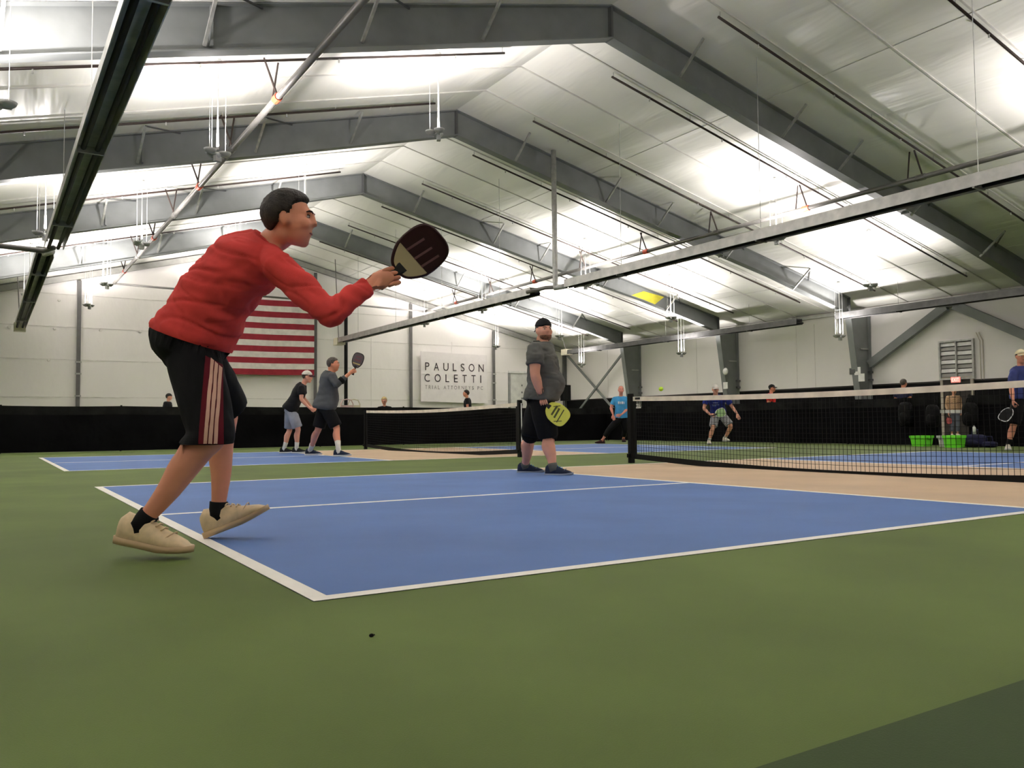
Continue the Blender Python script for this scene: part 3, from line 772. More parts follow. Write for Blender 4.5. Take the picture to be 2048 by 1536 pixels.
def head_parts(root, HF, s=1.0, brow=M_brow, eyes=True):
    R, c = HF
    for sx in (-1, 1):
        if eyes:
            e_ = MB().ell(c+R @ (V((sx*.031, .0815, .010))*s), (.0135*s, .0065*s, .006*s), R, 12, 8).build('eye', M_eyew, root, True)
            MB().ell(c+R @ (V((sx*.031, .0868, .010))*s), (.0055*s, .0022*s, .0055*s), R, 10, 8).build('iris', M_eye, e_, True)
            MB().ell(c+R @ (V((sx*.031, .0835, .0165))*s), (.015*s, .0065*s, .0025*s), R, 10, 8).build('eyelid', M_brow, e_, True)
            pts_ = [c+R @ (V((sx*x_, y_, z_))*s) for x_, y_, z_ in ((.014, .0985, .028), (.028, .0955, .033), (.042, .0875, .033), (.052, .078, .027))]
            MB().tube(pts_, [.003*s, .0042*s, .0042*s, .002*s], 6).build('eyebrow', brow, root, True)
    MB().ell(c+R @ (V((0, .0895, -.056))*s), (.023*s, .007*s, .005*s), R, 10, 8).build('mouth', M_lip, root, True)
def hairline(dy):
    pts = [(-1, -.96), (-.5, -.92), (-.22, -.6), (-.06, -.16), (.08, -.12), (.2, -.34), (.30, -.1), (.42, .28), (.7, .46), (1, .5)]
    for (a, b), (c, d) in zip(pts, pts[1:]):
        if dy <= c: return b+(d-b)*(dy-a)/(c-a)
    return .52
def hair(root, HF, M, s=1.0, thick=.13, name='hair', line=None, nz=.03, seed=0, tuft=0):
    R, c = HF
    def fn(q):
        h = (line or hairline)(q.y)
        m_ = smooth(h-.06, h+.10, q.z)
        nn = noise.noise(V((q.x*5+seed, q.y*5, q.z*5)))*nz+noise.noise(V((q.x*18+seed, q.y*18, q.z*14)))*nz*.7
        return 1-.10+m_*(.10+thick+nn+tuft*smooth(.25, .75, q.y)*smooth(.35, .7, q.z))
    return MB().ell(c+R @ (CRC*s), tuple(a*s for a in CRR), R, 72, 48, fn).build(name, M, root, True)
def cap(root, HF, M, Mb=None, s=1.0, back=False, low=.12, name='cap'):
    R, c = HF
    o = hair(root, HF, M, s, .125, name, lambda dy: low-(.10 if not back else -.02)*(-dy), .004)
    sg = -1 if back else 1
    # brim: curved plate
    mb = MB(); n = 12; top = []; 
    L = .078
    def P(a, t, dz):
        x = math.sin(a)*(.080+.004*t); y = math.cos(a)*.098+t*L*max(0, math.cos(a))**.6
        return c+R @ (V((x, sg*(y-.015), .045+.03*(0 if not back else -.8)-t*.018-abs(math.sin(a))**2*.018+dz))*s)
    vv, ff = [], []
    for i in range(n+1):
        a = -1.15+2.3*i/n
        for t, dz in ((0, .005), (.5, .009), (1, .004), (1, -.002), (.5, .002), (0, -.002)): vv.append(P(a, t, dz))
    for i in range(n):
        for k in range(6): ff.append((i*6+k, i*6+(k+1) % 6, (i+1)*6+(k+1) % 6, (i+1)*6+k))
    ff += [tuple(range(6)), tuple(n*6+k for k in range(5, -1, -1))]
    mb.add(vv, ff).build('cap_brim', Mb or M, o, True)
    MB().ell(c+R @ (V((0, -.015, .132))*s), (.008*s, .008*s, .005*s), None, 8, 6).build('cap_button', M, o, True)
    return o
def hand(mb, wrist, d, l, n_, side=1, curl=.4, s=1.0):
    # d: wrist->knuckles, l: across the knuckles, n_: towards the palm; thumb on the +l*side edge
    d, l, n_ = d.normalized(), l.normalized(), n_.normalized()
    R = Matrix((l, n_, d)).transposed()
    pal = MB()
    pal.ell(wrist+d*.048*s, (.041*s, .019*s, .056*s), R, 14, 10)
    pal.ell(wrist+d*.03*s+l*side*.024*s+n_*.01*s, (.019*s, .017*s, .032*s), R, 10, 8)
    fing = MB()
    for off, ln in ((.031, .072), (.0105, .082), (-.0105, .077), (-.031, .060)):
        p = wrist+d*.086*s+l*off*side*s; ang = curl*.55; r = .0092*s
        pts = [(p-d*.018*s, r)]; dd = d
        for j, fr in enumerate((.44, .31, .25)):
            pts.append((p, r))
            dd = d*math.cos(ang)+n_*math.sin(ang)
            p = p+dd*ln*fr*s; ang += curl; r *= .92
        pts.append((p, r*.9))
        limb(fing, pts, 8, 2)
    p = wrist+d*.022*s+l*side*.026*s+n_*.008*s
    td = (d*.62+l*side*(.62-.35*min(1, curl))+n_*(.25+.45*min(1, curl))).normalized()
    q = p+td*.042*s; td2 = (td+d*.5+n_*.35*curl-l*side*.35*curl).normalized()
    limb(fing, [(p, .0115*s), (q, .0105*s), (q+td2*.028*s, .0095*s), (q+td2*.048*s, .0075*s)], 8, 2)
    mb.mesh_later = getattr(mb, 'mesh_later', [])+[fing]
    mb.v_palm = True
    mb.add(pal.v, pal.f)
def shoe(root, ank, toe, up, Mu, Ms, s=1.0, lace=None, ah=.085, name='shoe'):
    t = toe.normalized(); x = t.cross(up).normalized(); u = x.cross(t).normalized()
    o0 = ank-u*ah*s
    def ring(y, w, h, fl=.0, n=16):
        R_ = []
        for k in range(n):
            a = math.pi*2*k/n; cx, cz = math.cos(a), math.sin(a)
            R_.append(o0+t*y*s+x*(cx*w/2*s)+u*((.030+(h-.030)*max(0, cz)**.75) if cz >= 0 else .030*(1+cz*.4))*s)
        return R_
    secs = [(-.086, .030, .06), (-.080, .060, .100), (-.055, .078, .124), (-.01, .082, .114), (.03, .086, .112), (.07, .094, .096), (.11, .102, .078), (.15, .103, .066), (.18, .090, .056), (.202, .060, .044), (.212, .024, .034)]
    up_ = MB().rings([ring(*q) for q in secs]).build(name, Mu, root, True)
    def sr(y, w, z0, z1):
        return [o0+t*y*s+x*(w/2*s)+u*z1*s, o0+t*y*s-x*(w/2*s)+u*z1*s, o0+t*y*s-x*(w/2*.94*s)+u*z0*s, o0+t*y*s+x*(w/2*.94*s)+u*z0*s]
    so = [(-.094, .040), (-.084, .070), (-.05, .086), (0, .086), (.05, .092), (.10, .108), (.15, .110), (.185, .096), (.208, .064), (.220, .028)]
    MB().rings([sr(y, w, .0 + max(0, (y-.11))*.16, .027+max(0, (y-.13))*.16) for y, w in so]).build('shoe_sole', Ms, up_, True)
    if lace is not None:
        MB().tube([o0+t*.098*s+x*(.046*math.cos(a)*s)+u*((.030+.050*math.sin(a))*s)+t*(.045*math.sin(a)*s) for a in [math.pi*k_/10 for k_ in range(11)]], .0025*s, 5).build('toe_seam', Ms, up_, True)
        MB().ell(o0+t*.012*s+u*.112*s, (.024*s, .012*s, .03*s), Matrix((x, t, u)).transposed(), 10, 8).build('shoe_tongue', Mu, up_, True)
        for y, h in ((.030, .116), (.052, .108), (.074, .097), (.096, .086)):
            a = o0+t*y*s+u*(h-.004)*s
            MB().tube([a-x*.026*s, a+u*.008*s, a+x*.026*s], .0035*s, 6).build('shoe_lace', lace, up_, True)
    return up_
def person(label, J, spec, body_mat, voxel=.014, group=None):
    base = V(J['base']); root = empty('person', (base.x, base.y, 0), label, 'person', group)
    g = spec.get('girth', 1.0); s = spec.get('s', 1.0)
    pel, nk = V(J['pelvis']), V(J['neck'])
    sR, sL, hR, hL = V(J['shR']), V(J['shL']), V(J['hipR']), V(J['hipL'])
    latS, latH = (sR-sL).normalized(), (hR-hL).normalized()
    bow, belly = spec.get('bow', 0), spec.get('belly', 0)
    prof = [(-.16, .085, .075, -.01), (-.06, .155, .115, -.015), (.08, .168, .118, -.01), (.28, .158, .110, .0), (.5, .163, .118, .008), (.72, .178, .122, .008), (.87, .172, .105, .0), (.96, .115, .082, -.004), (1.03, .062, .062, 0)]
    def torso(mb, infl=0, t0=-1, t1=2, n=24, extra=0):
        P_ = crom([(t, a*g*s, b*g*s+belly*math.exp(-((t-.26)/.24)**2)*.5, c_+belly*math.exp(-((t-.26)/.24)**2)*.5) for t, a, b, c_ in prof], 4)
        rings = []; ax = nk-pel
        for t, a, b, c_ in P_:
            if t < t0 or t > t1: continue
            lat = latH.lerp(latS, max(0, min(1, t))).normalized()
            d = ax.normalized(); lat = (lat-d*lat.dot(d)).normalized(); fr = d.cross(lat).normalized()*-1
            fr = lat.cross(d).normalized()
            if fr.dot(V(J['front'])) < 0: fr = -fr
            c = pel+ax*t-fr*bow*math.sin(math.pi*max(0, min(1, t)))+fr*c_
            e = infl+extra*smooth(.55, .0, t)
            rings.append([c+lat*math.cos(2*math.pi*k/n)*(a+e)+fr*math.sin(2*math.pi*k/n)*(b+e) for k in range(n)])
        mb.rings(rings)
    ar = spec.get('arm', 1.0)*s; lr = spec.get('leg', 1.0)*s
    mb = MB()
    torso(mb)
    HF = head_frame(J['head'], V(J['face']), V(J.get('hup', (0, 0, 1))))
    hs = spec.get('hs', 1.0)
    head_shape(mb, HF, hs, spec.get('jaw', 1.0))
    hc = HF[1]; nb = hc+HF[0] @ (V((0, -.022, -.055))*hs)
    limb(mb, [(nk-(nk-pel).normalized()*.05, .062*s*min(1.15, g)), (nk.lerp(nb, .4), .056*s*min(1.2, g)), (nb, .055*s)], 14, 3)
    sides = [k for k in 'RL']
    for k in sides:
        sh_, el, wr = V(J['sh'+k]), V(J['el'+k]), V(J['wr'+k])
        d1 = el-sh_; d2 = wr-el
        limb(mb, [(sh_, .060*ar), (sh_+d1*.3, .054*ar), (sh_+d1*.7, .046*ar), (el, .041*ar), (el+d2*.25, .043*ar), (el+d2*.65, .035*ar), (wr, .027*ar)], 14, 3)
        limb(mb, [(nk-(nk-pel).normalized()*.04, .056*s), (sh_, .056*ar)], 12, 3)
        hd = V(J['hd'+k]).normalized() if 'hd'+k in J else d2.normalized()
        pn = V(J['pn'+k]) if 'pn'+k in J else V(J['front'])
        l_ = hd.cross(pn).normalized(); pn = l_.cross(hd).normalized()
        if 'pn'+k in J and pn.dot(V(J['pn'+k])) < 0: pn = -pn
        side = J.get('th'+k, 1)
        hand(mb, wr+hd*.004, hd, l_, pn, side, J.get('curl'+k, .35), spec.get('hand', 1.0)*s)
        hp, kn, an = V(J['hip'+k]), V(J['kn'+k]), V(J['an'+k])
        d1 = kn-hp; d2 = an-kn
        fwd = V(J['front'])
        limb(mb, [(hp, .088*lr), (hp+d1*.3, .082*lr), (hp+d1*.7, .066*lr), (kn, .056*lr), (kn+d2*.13, .052*lr), (kn+d2*.33-fwd*.014*s, .059*lr), (kn+d2*.62, .046*lr), (kn+d2*.88, .034*lr), (an, .037*lr)], 16, 3)
        limb(mb, [(pel, .1*s), (hp, .09*lr)], 14, 2)
        tdir = V(J['toe'+k]).normalized(); uph = V(J.get('fup'+k, (0, 0, 1)))
        limb(mb, [(an, .036*s), (an+tdir*.05*s-uph*.04*s, .033*s), (an+tdir*.13*s-uph*.055*s, .025*s)], 12, 3)
    me = remesh(mb, voxel, 5)
    m2 = MB().mesh_in(me)
    for f_ in mb.mesh_later: m2.add(f_.v, f_.f)
    bpy.data.meshes.remove(me)
    body = m2.build('body', body_mat, root, True, fix=False)
    if spec.get('facep', True): head_parts(root, HF, hs, spec.get('brow', M_brow), spec.get('eyes', True))
    # hair, caps, beard
    if spec.get('hair'): hair(root, HF, spec['hair'], hs, spec.get('hthick', .13), line=spec.get('hline'), seed=base.x, tuft=spec.get('tuft', 0))
    if spec.get('cap'): cap(root, HF, spec['cap'], spec.get('brim'), hs, spec.get('capback', False))
    if spec.get('beanie'): hair(root, HF, spec['beanie'], hs, .15, 'beanie', lambda dy: .05-.2*(-dy if dy < 0 else 0), .01)
    if spec.get('beard'):
        R, c = HF
        def bf(q):
            m_ = smooth(.22, -.05, q.z)*smooth(-.75, -.2, q.y)
            mo = 1-smooth(.30, .15, abs(q.x))*smooth(.5, .8, q.y)*smooth(-.38, -.30, q.z)*smooth(.05, -.05, q.z)*.0
            return .9+m_*mo*.17
        MB().ell(c+R @ (V((0, .034, -.052))*hs), tuple(a*hs for a in (.0600, .0585, .064)), R, 30, 20, bf).build('beard', spec['beard'], root, True)
    # shirt
    out = {}
    if spec.get('shirt'):
        sb = MB(); t0 = spec.get('shirt_t0', -.08)
        torso(sb, .015*s, t0, 1.012, 28, spec.get('shirt_loose', .02))
        sl = spec.get('sleeve', .55)
        for k in sides:
            sh_, el, wr = V(J['sh'+k]), V(J['el'+k]), V(J['wr'+k]); d1 = el-sh_; d2 = wr-el
            limb(sb, [(nk-(nk-pel).normalized()*.05*s, .066*s), (sh_, .068*ar)], 14, 3)
            if sl <= 1:
                r_ = .062*ar+spec.get('sl_loose', .012)
                q = [(sh_, .069*ar), (sh_+d1*sl*.5, r_*1.0), (sh_+d1*sl, r_)]
                lq = crom([(*p, r) for p, r in q], 4); sb.tube([x_[:3] for x_ in lq], [x_[3] for x_ in lq], 14); sb.ell(sh_, (.069*ar,)*3, n=14, m_=10)
            else:
                q = [(sh_, .074*ar), (sh_+d1*.3, .065*ar), (sh_+d1*.7, .055*ar), (el, .050*ar), (el+d2*.3, .050*ar), (el+d2*.7, .043*ar), (el+d2*(sl-1), .038*ar)]
                lq = crom([(*p, r) for p, r in q], 4); sb.tube([x_[:3] for x_ in lq], [x_[3] for x_ in lq], 14); sb.ell(sh_, (.068*ar,)*3, n=14, m_=10)
        me = remesh(sb, voxel*.85, 4)
        fa = spec.get('fold', .006); fd = spec.get('fold_axis', V((0, 0, 1))); o1 = fd.orthogonal(); o2 = fd.cross(o1)
        cr_ = spec.get('crease', 0)
        def ff(p):
            k_ = 0
            if cr_:
                n1 = noise.noise(V((p.dot(fd)*7.5, p.dot(o1)*2.2+3, p.dot(o2)*2.2))); n2 = noise.noise(V((p.dot(fd)*13+9, p.dot(o1)*3, p.dot(o2)*3)))
                k_ = -cr_*(smooth(.10, 0, abs(n1))+.6*smooth(.09, 0, abs(n2)))
            return k_+fa*(noise.noise(V((p.dot(fd)*14, p.dot(o1)*3.0, p.dot(o2)*3.0)))*1.2+.45*noise.noise(V((p.dot(fd)*30, p.dot(o1)*6, p.dot(o2)*6))))
        displace(me, ff)
        if 'cut' in spec: cut_mesh(me, *spec['cut'])
        out['shirt'] = link_mesh('shirt', me, spec['shirt'], root, True)
        if spec.get('collar', True):
            ax = (nk-pel).normalized()
            f_ = V(J['front']); lat = (latS-ax*latS.dot(ax)).normalized(); fr = lat.cross(ax)
            if fr.dot(f_) < 0: fr = -fr
            ring_ = [nk+ax*(.002 if math.sin(a) < 0 else -.012)*s+lat*math.cos(a)*.074*s*min(1.12, g)+fr*math.sin(a)*.076*s*min(1.12, g) for a in [2*math.pi*k/20 for k in range(21)]]
            MB().tube(ring_, .0085*s, 6).build('collar', spec.get('collar_mat', spec['shirt']), out['shirt'], True)
    # shorts / trousers
    if spec.get('shorts'):
        sb = MB(); torso(sb, .020*s, -.3, spec.get('waist_t', .10), 28)
        hem0 = spec.get('hem', .95); lo = spec.get('sh_loose', .03)
        for k in sides:
            hp, kn, an = V(J['hip'+k]), V(J['kn'+k]), V(J['an'+k]); d1 = kn-hp; d2 = an-kn; hem = spec.get('hem'+k, hem0)
            q = [(hp, .096*lr+.010), (hp+d1*.4, .086*lr+lo*.7)]
            if hem <= 1: q += [(hp+d1*hem*.8, .075*lr+lo), (hp+d1*hem, .072*lr+lo*1.1)]
            else:
                e = hem-1
                q += [(hp+d1*.8, .066*lr+lo), (kn, .060*lr+lo), (kn+d2*e*.5, .056*lr+lo), (kn+d2*e, .052*lr+lo)]
            lq = crom([(*p, r) for p, r in q], 4); sb.tube([x_[:3] for x_ in lq], [x_[3] for x_ in lq], 18); sb.ell(hp, (.1*lr,)*3, n=16, m_=10)
            limb(sb, [(pel, .112*s*g), (hp, .1*lr)], 14, 2)
        me = remesh(sb, voxel*.9, 3)
        fa = spec.get('sfold', .005)
        displace(me, lambda p: fa*(noise.noise(V((p.x*9, p.y*9, p.z*5)))+.6*noise.noise(V((p.x*22, p.y*22, p.z*9)))))
        if 'scut' in spec: cut_mesh(me, *spec['scut'])
        out['shorts'] = link_mesh(spec.get('legwear', 'shorts'), me, spec['shorts'], root, True)
    for k in sides:
        kn, an = V(J['kn'+k]), V(J['an'+k]); d2 = (an-kn)
        tdir = V(J['toe'+k]).normalized(); uph = V(J.get('fup'+k, (0, 0, 1)))
        if spec.get('sock'):
            shh = spec.get('sock_h', .12); L = d2.length; a = an-d2.normalized()*shh
            MB().tube([a, a.lerp(an, .5), an, an+tdir*.01-uph*.03*s], [(.034+.16*max(0, shh-.05)*.35+.006)*lr, .040*lr, .042*lr, .042*lr], 14).build('sock', spec['sock'], root, True)
        if spec.get('shoe'):
            shoe(root, an, tdir, uph, spec['shoe'], spec['sole'], s*spec.get('shoes', 1.0), spec.get('lace'))
    if 'shirt' in out: tuck(body, out['shirt']); tuck(body, out['shirt'])
    if 'shorts' in out: tuck(body, out['shorts'])
    if 'shirt' in out and 'shorts' in out: tuck(out['shorts'], out['shirt'], .004)
    out['root'] = root; out['HF'] = HF; out['body'] = body
    return out
def cut_mesh(me, co, no):              # trim a garment along a clean hem, dropping what lies beyond the plane
    bm = bmesh.new(); bm.from_mesh(me)
    bmesh.ops.bisect_plane(bm, geom=bm.verts[:]+bm.edges[:]+bm.faces[:], plane_co=co, plane_no=no, clear_outer=True)
    bm.to_mesh(me); bm.free(); me.update()
def tuck(inner, outer, gap=.006):      # keep a body or waistband inside the garment worn over it
    bv = BVHTree.FromPolygons([v.co for v in outer.data.vertices], [tuple(p.vertices) for p in outer.data.polygons])
    inner.data.update()
    nn = [v.normal.copy() for v in inner.data.vertices]
    for v, n in zip(inner.data.vertices, nn):
        h = bv.find_nearest(v.co, .05)
        if h[0] is None: continue
        if n.dot(h[1]) > .25 and (v.co-h[0]).dot(h[1]) > -gap: v.co = h[0]-h[1]*gap
    inner.data.update()
def drape(target, pts, dirs, off=.003):
    # lay a grid of points on a garment: cast each along its direction and lift it off the hit
    bv = BVHTree.FromPolygons([v.co for v in target.data.vertices], [tuple(p.vertices) for p in target.data.polygons])
    res = []
    for row, dr in zip(pts, dirs):
        rr = []
        for p, d in zip(row, dr):
            h = bv.ray_cast(p, d.normalized(), 2.0)
            rr.append((h[0]+h[1].normalized()*off) if h[0] is not None else None)
        res.append(rr)
    return res
def patch(target, res, name, M, th=.002):
    mb = MB(); idx = {}
    for i, row in enumerate(res):
        for j, p in enumerate(row):
            if p is not None: idx[(i, j)] = len(mb.v); mb.v.append(tuple(p))
    for (i, j) in list(idx):
        q = [(i, j), (i+1, j), (i+1, j+1), (i, j+1)]
        if all(x in idx for x in q): mb.f.append(tuple(idx[x] for x in q))
    if not mb.f: return None
    me = mb.mesh(name); o = bpy.data.objects.new(name, me); COL.objects.link(o)
    me.materials.append(M); me.polygons.foreach_set('use_smooth', [True]*len(me.polygons))
    o.parent = target; o.matrix_parent_inverse = Matrix.Translation(-wloc(target))
    return o
def paddle(c, d, nrm, label, Mf, Me, Mg, L=.26, W=.20, hl=.13, marks=None, name='pickleball_paddle'):
    # c: grip centre (in the hand), d: grip->tip, nrm: face normal
    d = d.normalized(); nrm = (nrm-d*nrm.dot(d)).normalized(); x = d.cross(nrm)
    root = empty(name, c, label, 'paddle', 'paddles')
    o = c+d*hl*.5
    poly = []
    n = 40
    for k in range(n):
        a = 2*math.pi*k/n; ca, sa = math.cos(a), math.sin(a); e = .62
        X_ = W/2*math.copysign(abs(ca)**e, ca); Y_ = L/2*math.copysign(abs(sa)**e, sa)
        wsc = 1-.28*smooth(-.1, -1, Y_/(L/2))
        poly.append((X_*wsc, Y_+L/2+.01))
    MB().prism([o+x*a+d*b-nrm*.0065 for a, b in poly], nrm*.013).build('paddle_face', Mf, root)
    R_ = [o+x*a*1.0+d*(b) for a, b in poly]
    MB().tube(R_+[R_[0]], .0085, 6).build('edge_guard', Me, root, True)
    MB().rings([[c+d*t+x*w_*sx+nrm*h_*sy for sx, sy in ((-1, -.6), (-.6, -1), (.6, -1), (1, -.6), (1, .6), (.6, 1), (-.6, 1), (-1, .6))] for t, w_, h_ in ((-hl*.5-.012, .018, .015), (-hl*.5, .020, .017), (-hl*.45, .016, .013), (hl*.5, .016, .013), (hl*.5+.04, .03, .008))]).build('grip', Mg, root)
    for mk in (marks or []):
        (u0, v0, u1, v1, wd, Mm) = mk
        for sg in (-1, 1):
            a = o+x*u0*W/2+d*(v0*L+.01)+nrm*.0075*sg; b = o+x*u1*W/2+d*(v1*L+.01)+nrm*.0075*sg
            MB().bar(a, b, wd, .002, nrm).build('face_stripe', Mm, root)
    return root
Z = V((0, 0, 1))
def flat(v): v = V((v.x, v.y, 0)); return v.normalized()
FRT = flat(CR); AWAY = flat(CF)
M_red = cloth('red jersey', 212, 68, 64); M_blk = cloth('black sports cloth', 17, 17, 19); M_blk2 = cloth('soft black cloth', 24, 24, 27)
M_gry = cloth('heather grey cloth', 92, 92, 88); M_gry2 = cloth('charcoal grey cloth', 82, 84, 88); M_lgs = cloth('light grey shorts', 142, 146, 156)
M_lbl = cloth('light blue tee', 76, 160, 214); M_rbl = cloth('royal blue tee', 36, 46, 122); M_maroon = cloth('maroon stripe', 96, 22, 34); M_wstr = cloth('cream stripe', 214, 170, 150)
M_whc = cloth('white cap cotton', 225, 220, 212); M_sockw = cloth('white sock', 218, 214, 206); M_sockb = cloth('black sock', 18, 18, 20)
M_shoe1 = mat('cream leather', rgb(214, 190, 152), .5, var=.08, vs_=20); M_sole1 = mat('beige sole', rgb(200, 172, 134), .6)
M_shoe2 = cloth('navy shoe mesh', 36, 44, 64); M_sole2 = mat('grey sole', rgb(130, 140, 158), .6); M_lace2 = mat('bright blue lace', rgb(40, 120, 190), .6)
M_shoek = cloth('black shoe', 30, 30, 32); M_solew = mat('white sole', rgb(205, 205, 205), .6); M_shoew = mat('white shoe', rgb(228, 220, 205), .5)
M_hairb = mat('dark brown hair', (.022, .015, .011, 1), .6, var=.3, vs_=30, bump=.5, bs=120); M_hairg = mat('greying brown hair', (.075, .06, .05, 1), .6, var=.3, vs_=30, bump=.5, bs=120)
M_hairy = mat('blonde hair', rgb(205, 180, 130), .6, var=.15, vs_=30, bump=.5, bs=120); M_hairw = mat('white hair', rgb(205, 190, 175), .7, var=.1, vs_=30)
M_beard = mat('brown beard stubble', rgb(122, 84, 64), .8, var=.2, vs_=60)
M_palm = mat('paddle grip tape', (.02, .02, .02, 1), .7)

# --- 1: the player in red, lunging across the baseline
D1 = 3.75
J = dict(base=U(345, 1117, floor_depth(345, 1117)), front=FRT, pelvis=U(374, 690, D1), neck=U(541, 488, 3.74),
    shR=U(556, 532, 3.56), shL=U(512, 505, 3.93), elR=U(662, 628, 3.42), wrR=U(740, 569, 3.54),
    elL=U(478, 606, 4.10), wrL=U(425, 585, 4.05), hipR=U(384, 706, 3.65), hipL=U(392, 706, 3.86),
    knR=U(424, 872, 3.50), anR=U(283, 1048, 3.46), knL=U(452, 822, 4.08), anL=U(436, 1026, 4.05),
    toeR=CR*.97-CU*.16-CF*.12, fupR=CU*.97+CR*.16, toeL=CR*.93+CU*.36, fupL=CU*.93-CR*.36,
    head=U(580, 440, 3.68), face=CR*1.0+CF*.05-CU*.03, hup=CU*1.0-CR*.10,
    hdR=CR*.93+CU*.36, pnR=CF, thR=1, curlR=1.15, hdL=-CR*.8-CU*.2, pnL=-CF)
spec1 = dict(girth=1.16, belly=.05, bow=.05, shirt=M_red, sleeve=1.93, shirt_t0=-.2, cut=(U(375, 676, D1), (-CU*.945-CR*.327).normalized()), scut=(U(405, 887, 3.5), -CU), hemR=1.22, hemL=.98, tuft=.05, shirt_loose=.010, crease=.007, fold=.013,
    fold_axis=(CU*.9+CR*.35).normalized(), shorts=M_blk, hem=1.07, sh_loose=.032, waist_t=.16, sfold=.007, hair=M_hairb, hthick=.15,
    sock=M_sockb, sock_h=.055, shoe=M_shoe1, sole=M_sole1, lace=M_shoe1, shoes=1.08, hs=1.04, leg=1.06, arm=1.05, hand=1.05)
p1 = person('player in red long-sleeved shirt and black striped shorts lunging across the baseline', J, spec1, SK1, .010)
def img_strip(target, L0, R0, L1, R1, d0, n=30, k=6, off=.004):
    pts = []; dirs = []
    for i in range(n+1):
        t = i/n; row = []; dr = []
        for j in range(k+1):
            u = j/k
            px = (L0[0]+(L1[0]-L0[0])*t)*(1-u)+(R0[0]+(R1[0]-R0[0])*t)*u; py = (L0[1]+(L1[1]-L0[1])*t)*(1-u)+(R0[1]+(R1[1]-R0[1])*t)*u
            row.append(U(px, py, d0)); dr.append(U(px, py, 2)-U(px, py, 1))
        pts.append(row); dirs.append(dr)
    return drape(target, pts, dirs, off)
st = p1['shorts']
mp_ = patch(st, img_strip(st, (410, 712), (444, 730), (397, 888), (447, 888), 3.0), 'side_panel', M_maroon)
for i in range(3):
    a, b = i/3+.03, (i+1)/3-.05
    L0, R0, L1, R1 = (419, 716), (443, 738), (407, 887), (435, 887)
    lp = lambda P_, Q_, t: (P_[0]+(Q_[0]-P_[0])*t, P_[1]+(Q_[1]-P_[1])*t)
    patch(st, img_strip(st, lp(L0, R0, a), lp(L0, R0, b), lp(L1, R1, a), lp(L1, R1, b), 3.0, 30, 2, .008), 'side_stripe', M_wstr)
M_cream = mat('cream paddle face', rgb(205, 185, 145), .5); M_mar = mat('dark maroon print', rgb(52, 16, 24), .5); M_pk = mat('dusty pink print', rgb(125, 85, 88), .5)
pd = (CR*.76+CU*.62-CF*.10).normalized()
gc = J['wrR']+J['hdR'].normalized()*.080+CF*.030
pad1 = paddle(gc, pd, -CF*.9-CU*.3+CR*.25, 'cream and dark maroon paddle swung by the player in red', M_cream, M_mar, M_palm, .232, .188, .085)
# dark printed upper face with pale slanting stripes
def face_zone(root, c, d, nrm, L, W, hl, v0, v1, name, M, th=.0085):
    d = d.normalized(); nrm = (nrm-d*nrm.dot(d)).normalized(); x = d.cross(nrm); o = c+d*hl*.5
    n = 26; up_, dn = [], []
    for i in range(n+1):
        v = v0+(v1-v0)*i/n; Y_ = (v-.5)*2; e = .62
        sa = min(1, abs(Y_))**(1/e); ca = math.sqrt(max(0, 1-sa*sa))**e
        wsc = 1-.28*smooth(-.1, -1, Y_)
        hw = W/2*ca*wsc*.97
        up_.append((hw, v*L+.01)); dn.append((-hw, v*L+.01))
    poly = up_+dn[::-1]
    MB().prism([o+x*a+d*b-nrm*th for a, b in poly], nrm*th*2).build(name, M, root)
nr1 = -CF*.9-CU*.3+CR*.25
face_zone(pad1, gc, pd, nr1, .232, .188, .085, .38, .985, 'dark_print', M_mar)
for u in (-.45, .05, .5):
    d_ = pd; n1 = (nr1-d_*nr1.dot(d_)).normalized(); x_ = d_.cross(n1); o_ = gc+d_*.0425
    for sg in (-1, 1):
        a = o_+x_*(u*.1)+d_*(.42*.232)+n1*.0092*sg; b = o_+x_*(u*.1+.012)+d_*(.80*.232)+n1*.0092*sg
        MB().bar(a, b, .010, .002, n1).build('face_stripe', M_pk, pad1)

# --- 2: the player in grey with a backward cap
D2 = floor_depth(1100, 948)
J = dict(base=U(1080, 945, D2), front=flat(CR-CF*.15), pelvis=U(1082, 797, D2), neck=U(1083, 683, D2),
    shR=U(1070, 700, D2-.20), shL=U(1094, 698, D2+.20), elR=U(1070, 748, D2-.27), wrR=U(1081, 789, D2-.24),
    elL=U(1092, 748, D2+.28), wrL=U(1100, 790, D2+.22), hipR=U(1084, 806, D2-.10), hipL=U(1080, 806, D2+.10),
    knR=U(1096, 872, D2-.12), anR=U(1106, 936, floor_depth(1112, 950)), knL=U(1061, 868, D2+.06), anL=U(1050, 932, floor_depth(1052, 945)),
    toeR=FRT-AWAY*.25, toeL=FRT-AWAY*.1, head=U(1088, 661, D2-.02), face=-CF*.92+CR*.40, hup=CU-CR*.04,
    hdR=CR*.35-CU*.93, pnR=CF, thR=1, curlR=1.1)
p2 = person('bearded player in grey tee, black shorts and backward black cap standing at the kitchen line', J,
    dict(girth=1.22, belly=.11, shirt=M_gry, sleeve=.62, sl_loose=.014, shirt_t0=-.04, shirt_loose=.02, fold=.010, crease=.006, shorts=M_blk, hem=1.02, sh_loose=.034, cap=M_blk2, capback=True,
    beard=M_beard, shoe=M_shoe2, sole=M_sole2, lace=M_lace2, sock=M_gry, sock_h=.05, arm=1.32, leg=1.28, hs=1.05, jaw=1.12, hair=M_hairb, hthick=.05), SK2, .013)
gc = J['wrR']+J['hdR'].normalized()*.085+CF*.03
M_yel = mat('yellow green paddle face', rgb(214, 214, 90), .5); M_olv = mat('dark olive print', rgb(70, 74, 30), .5)
pd = (CR*.74-CU*.62-CF*.1)
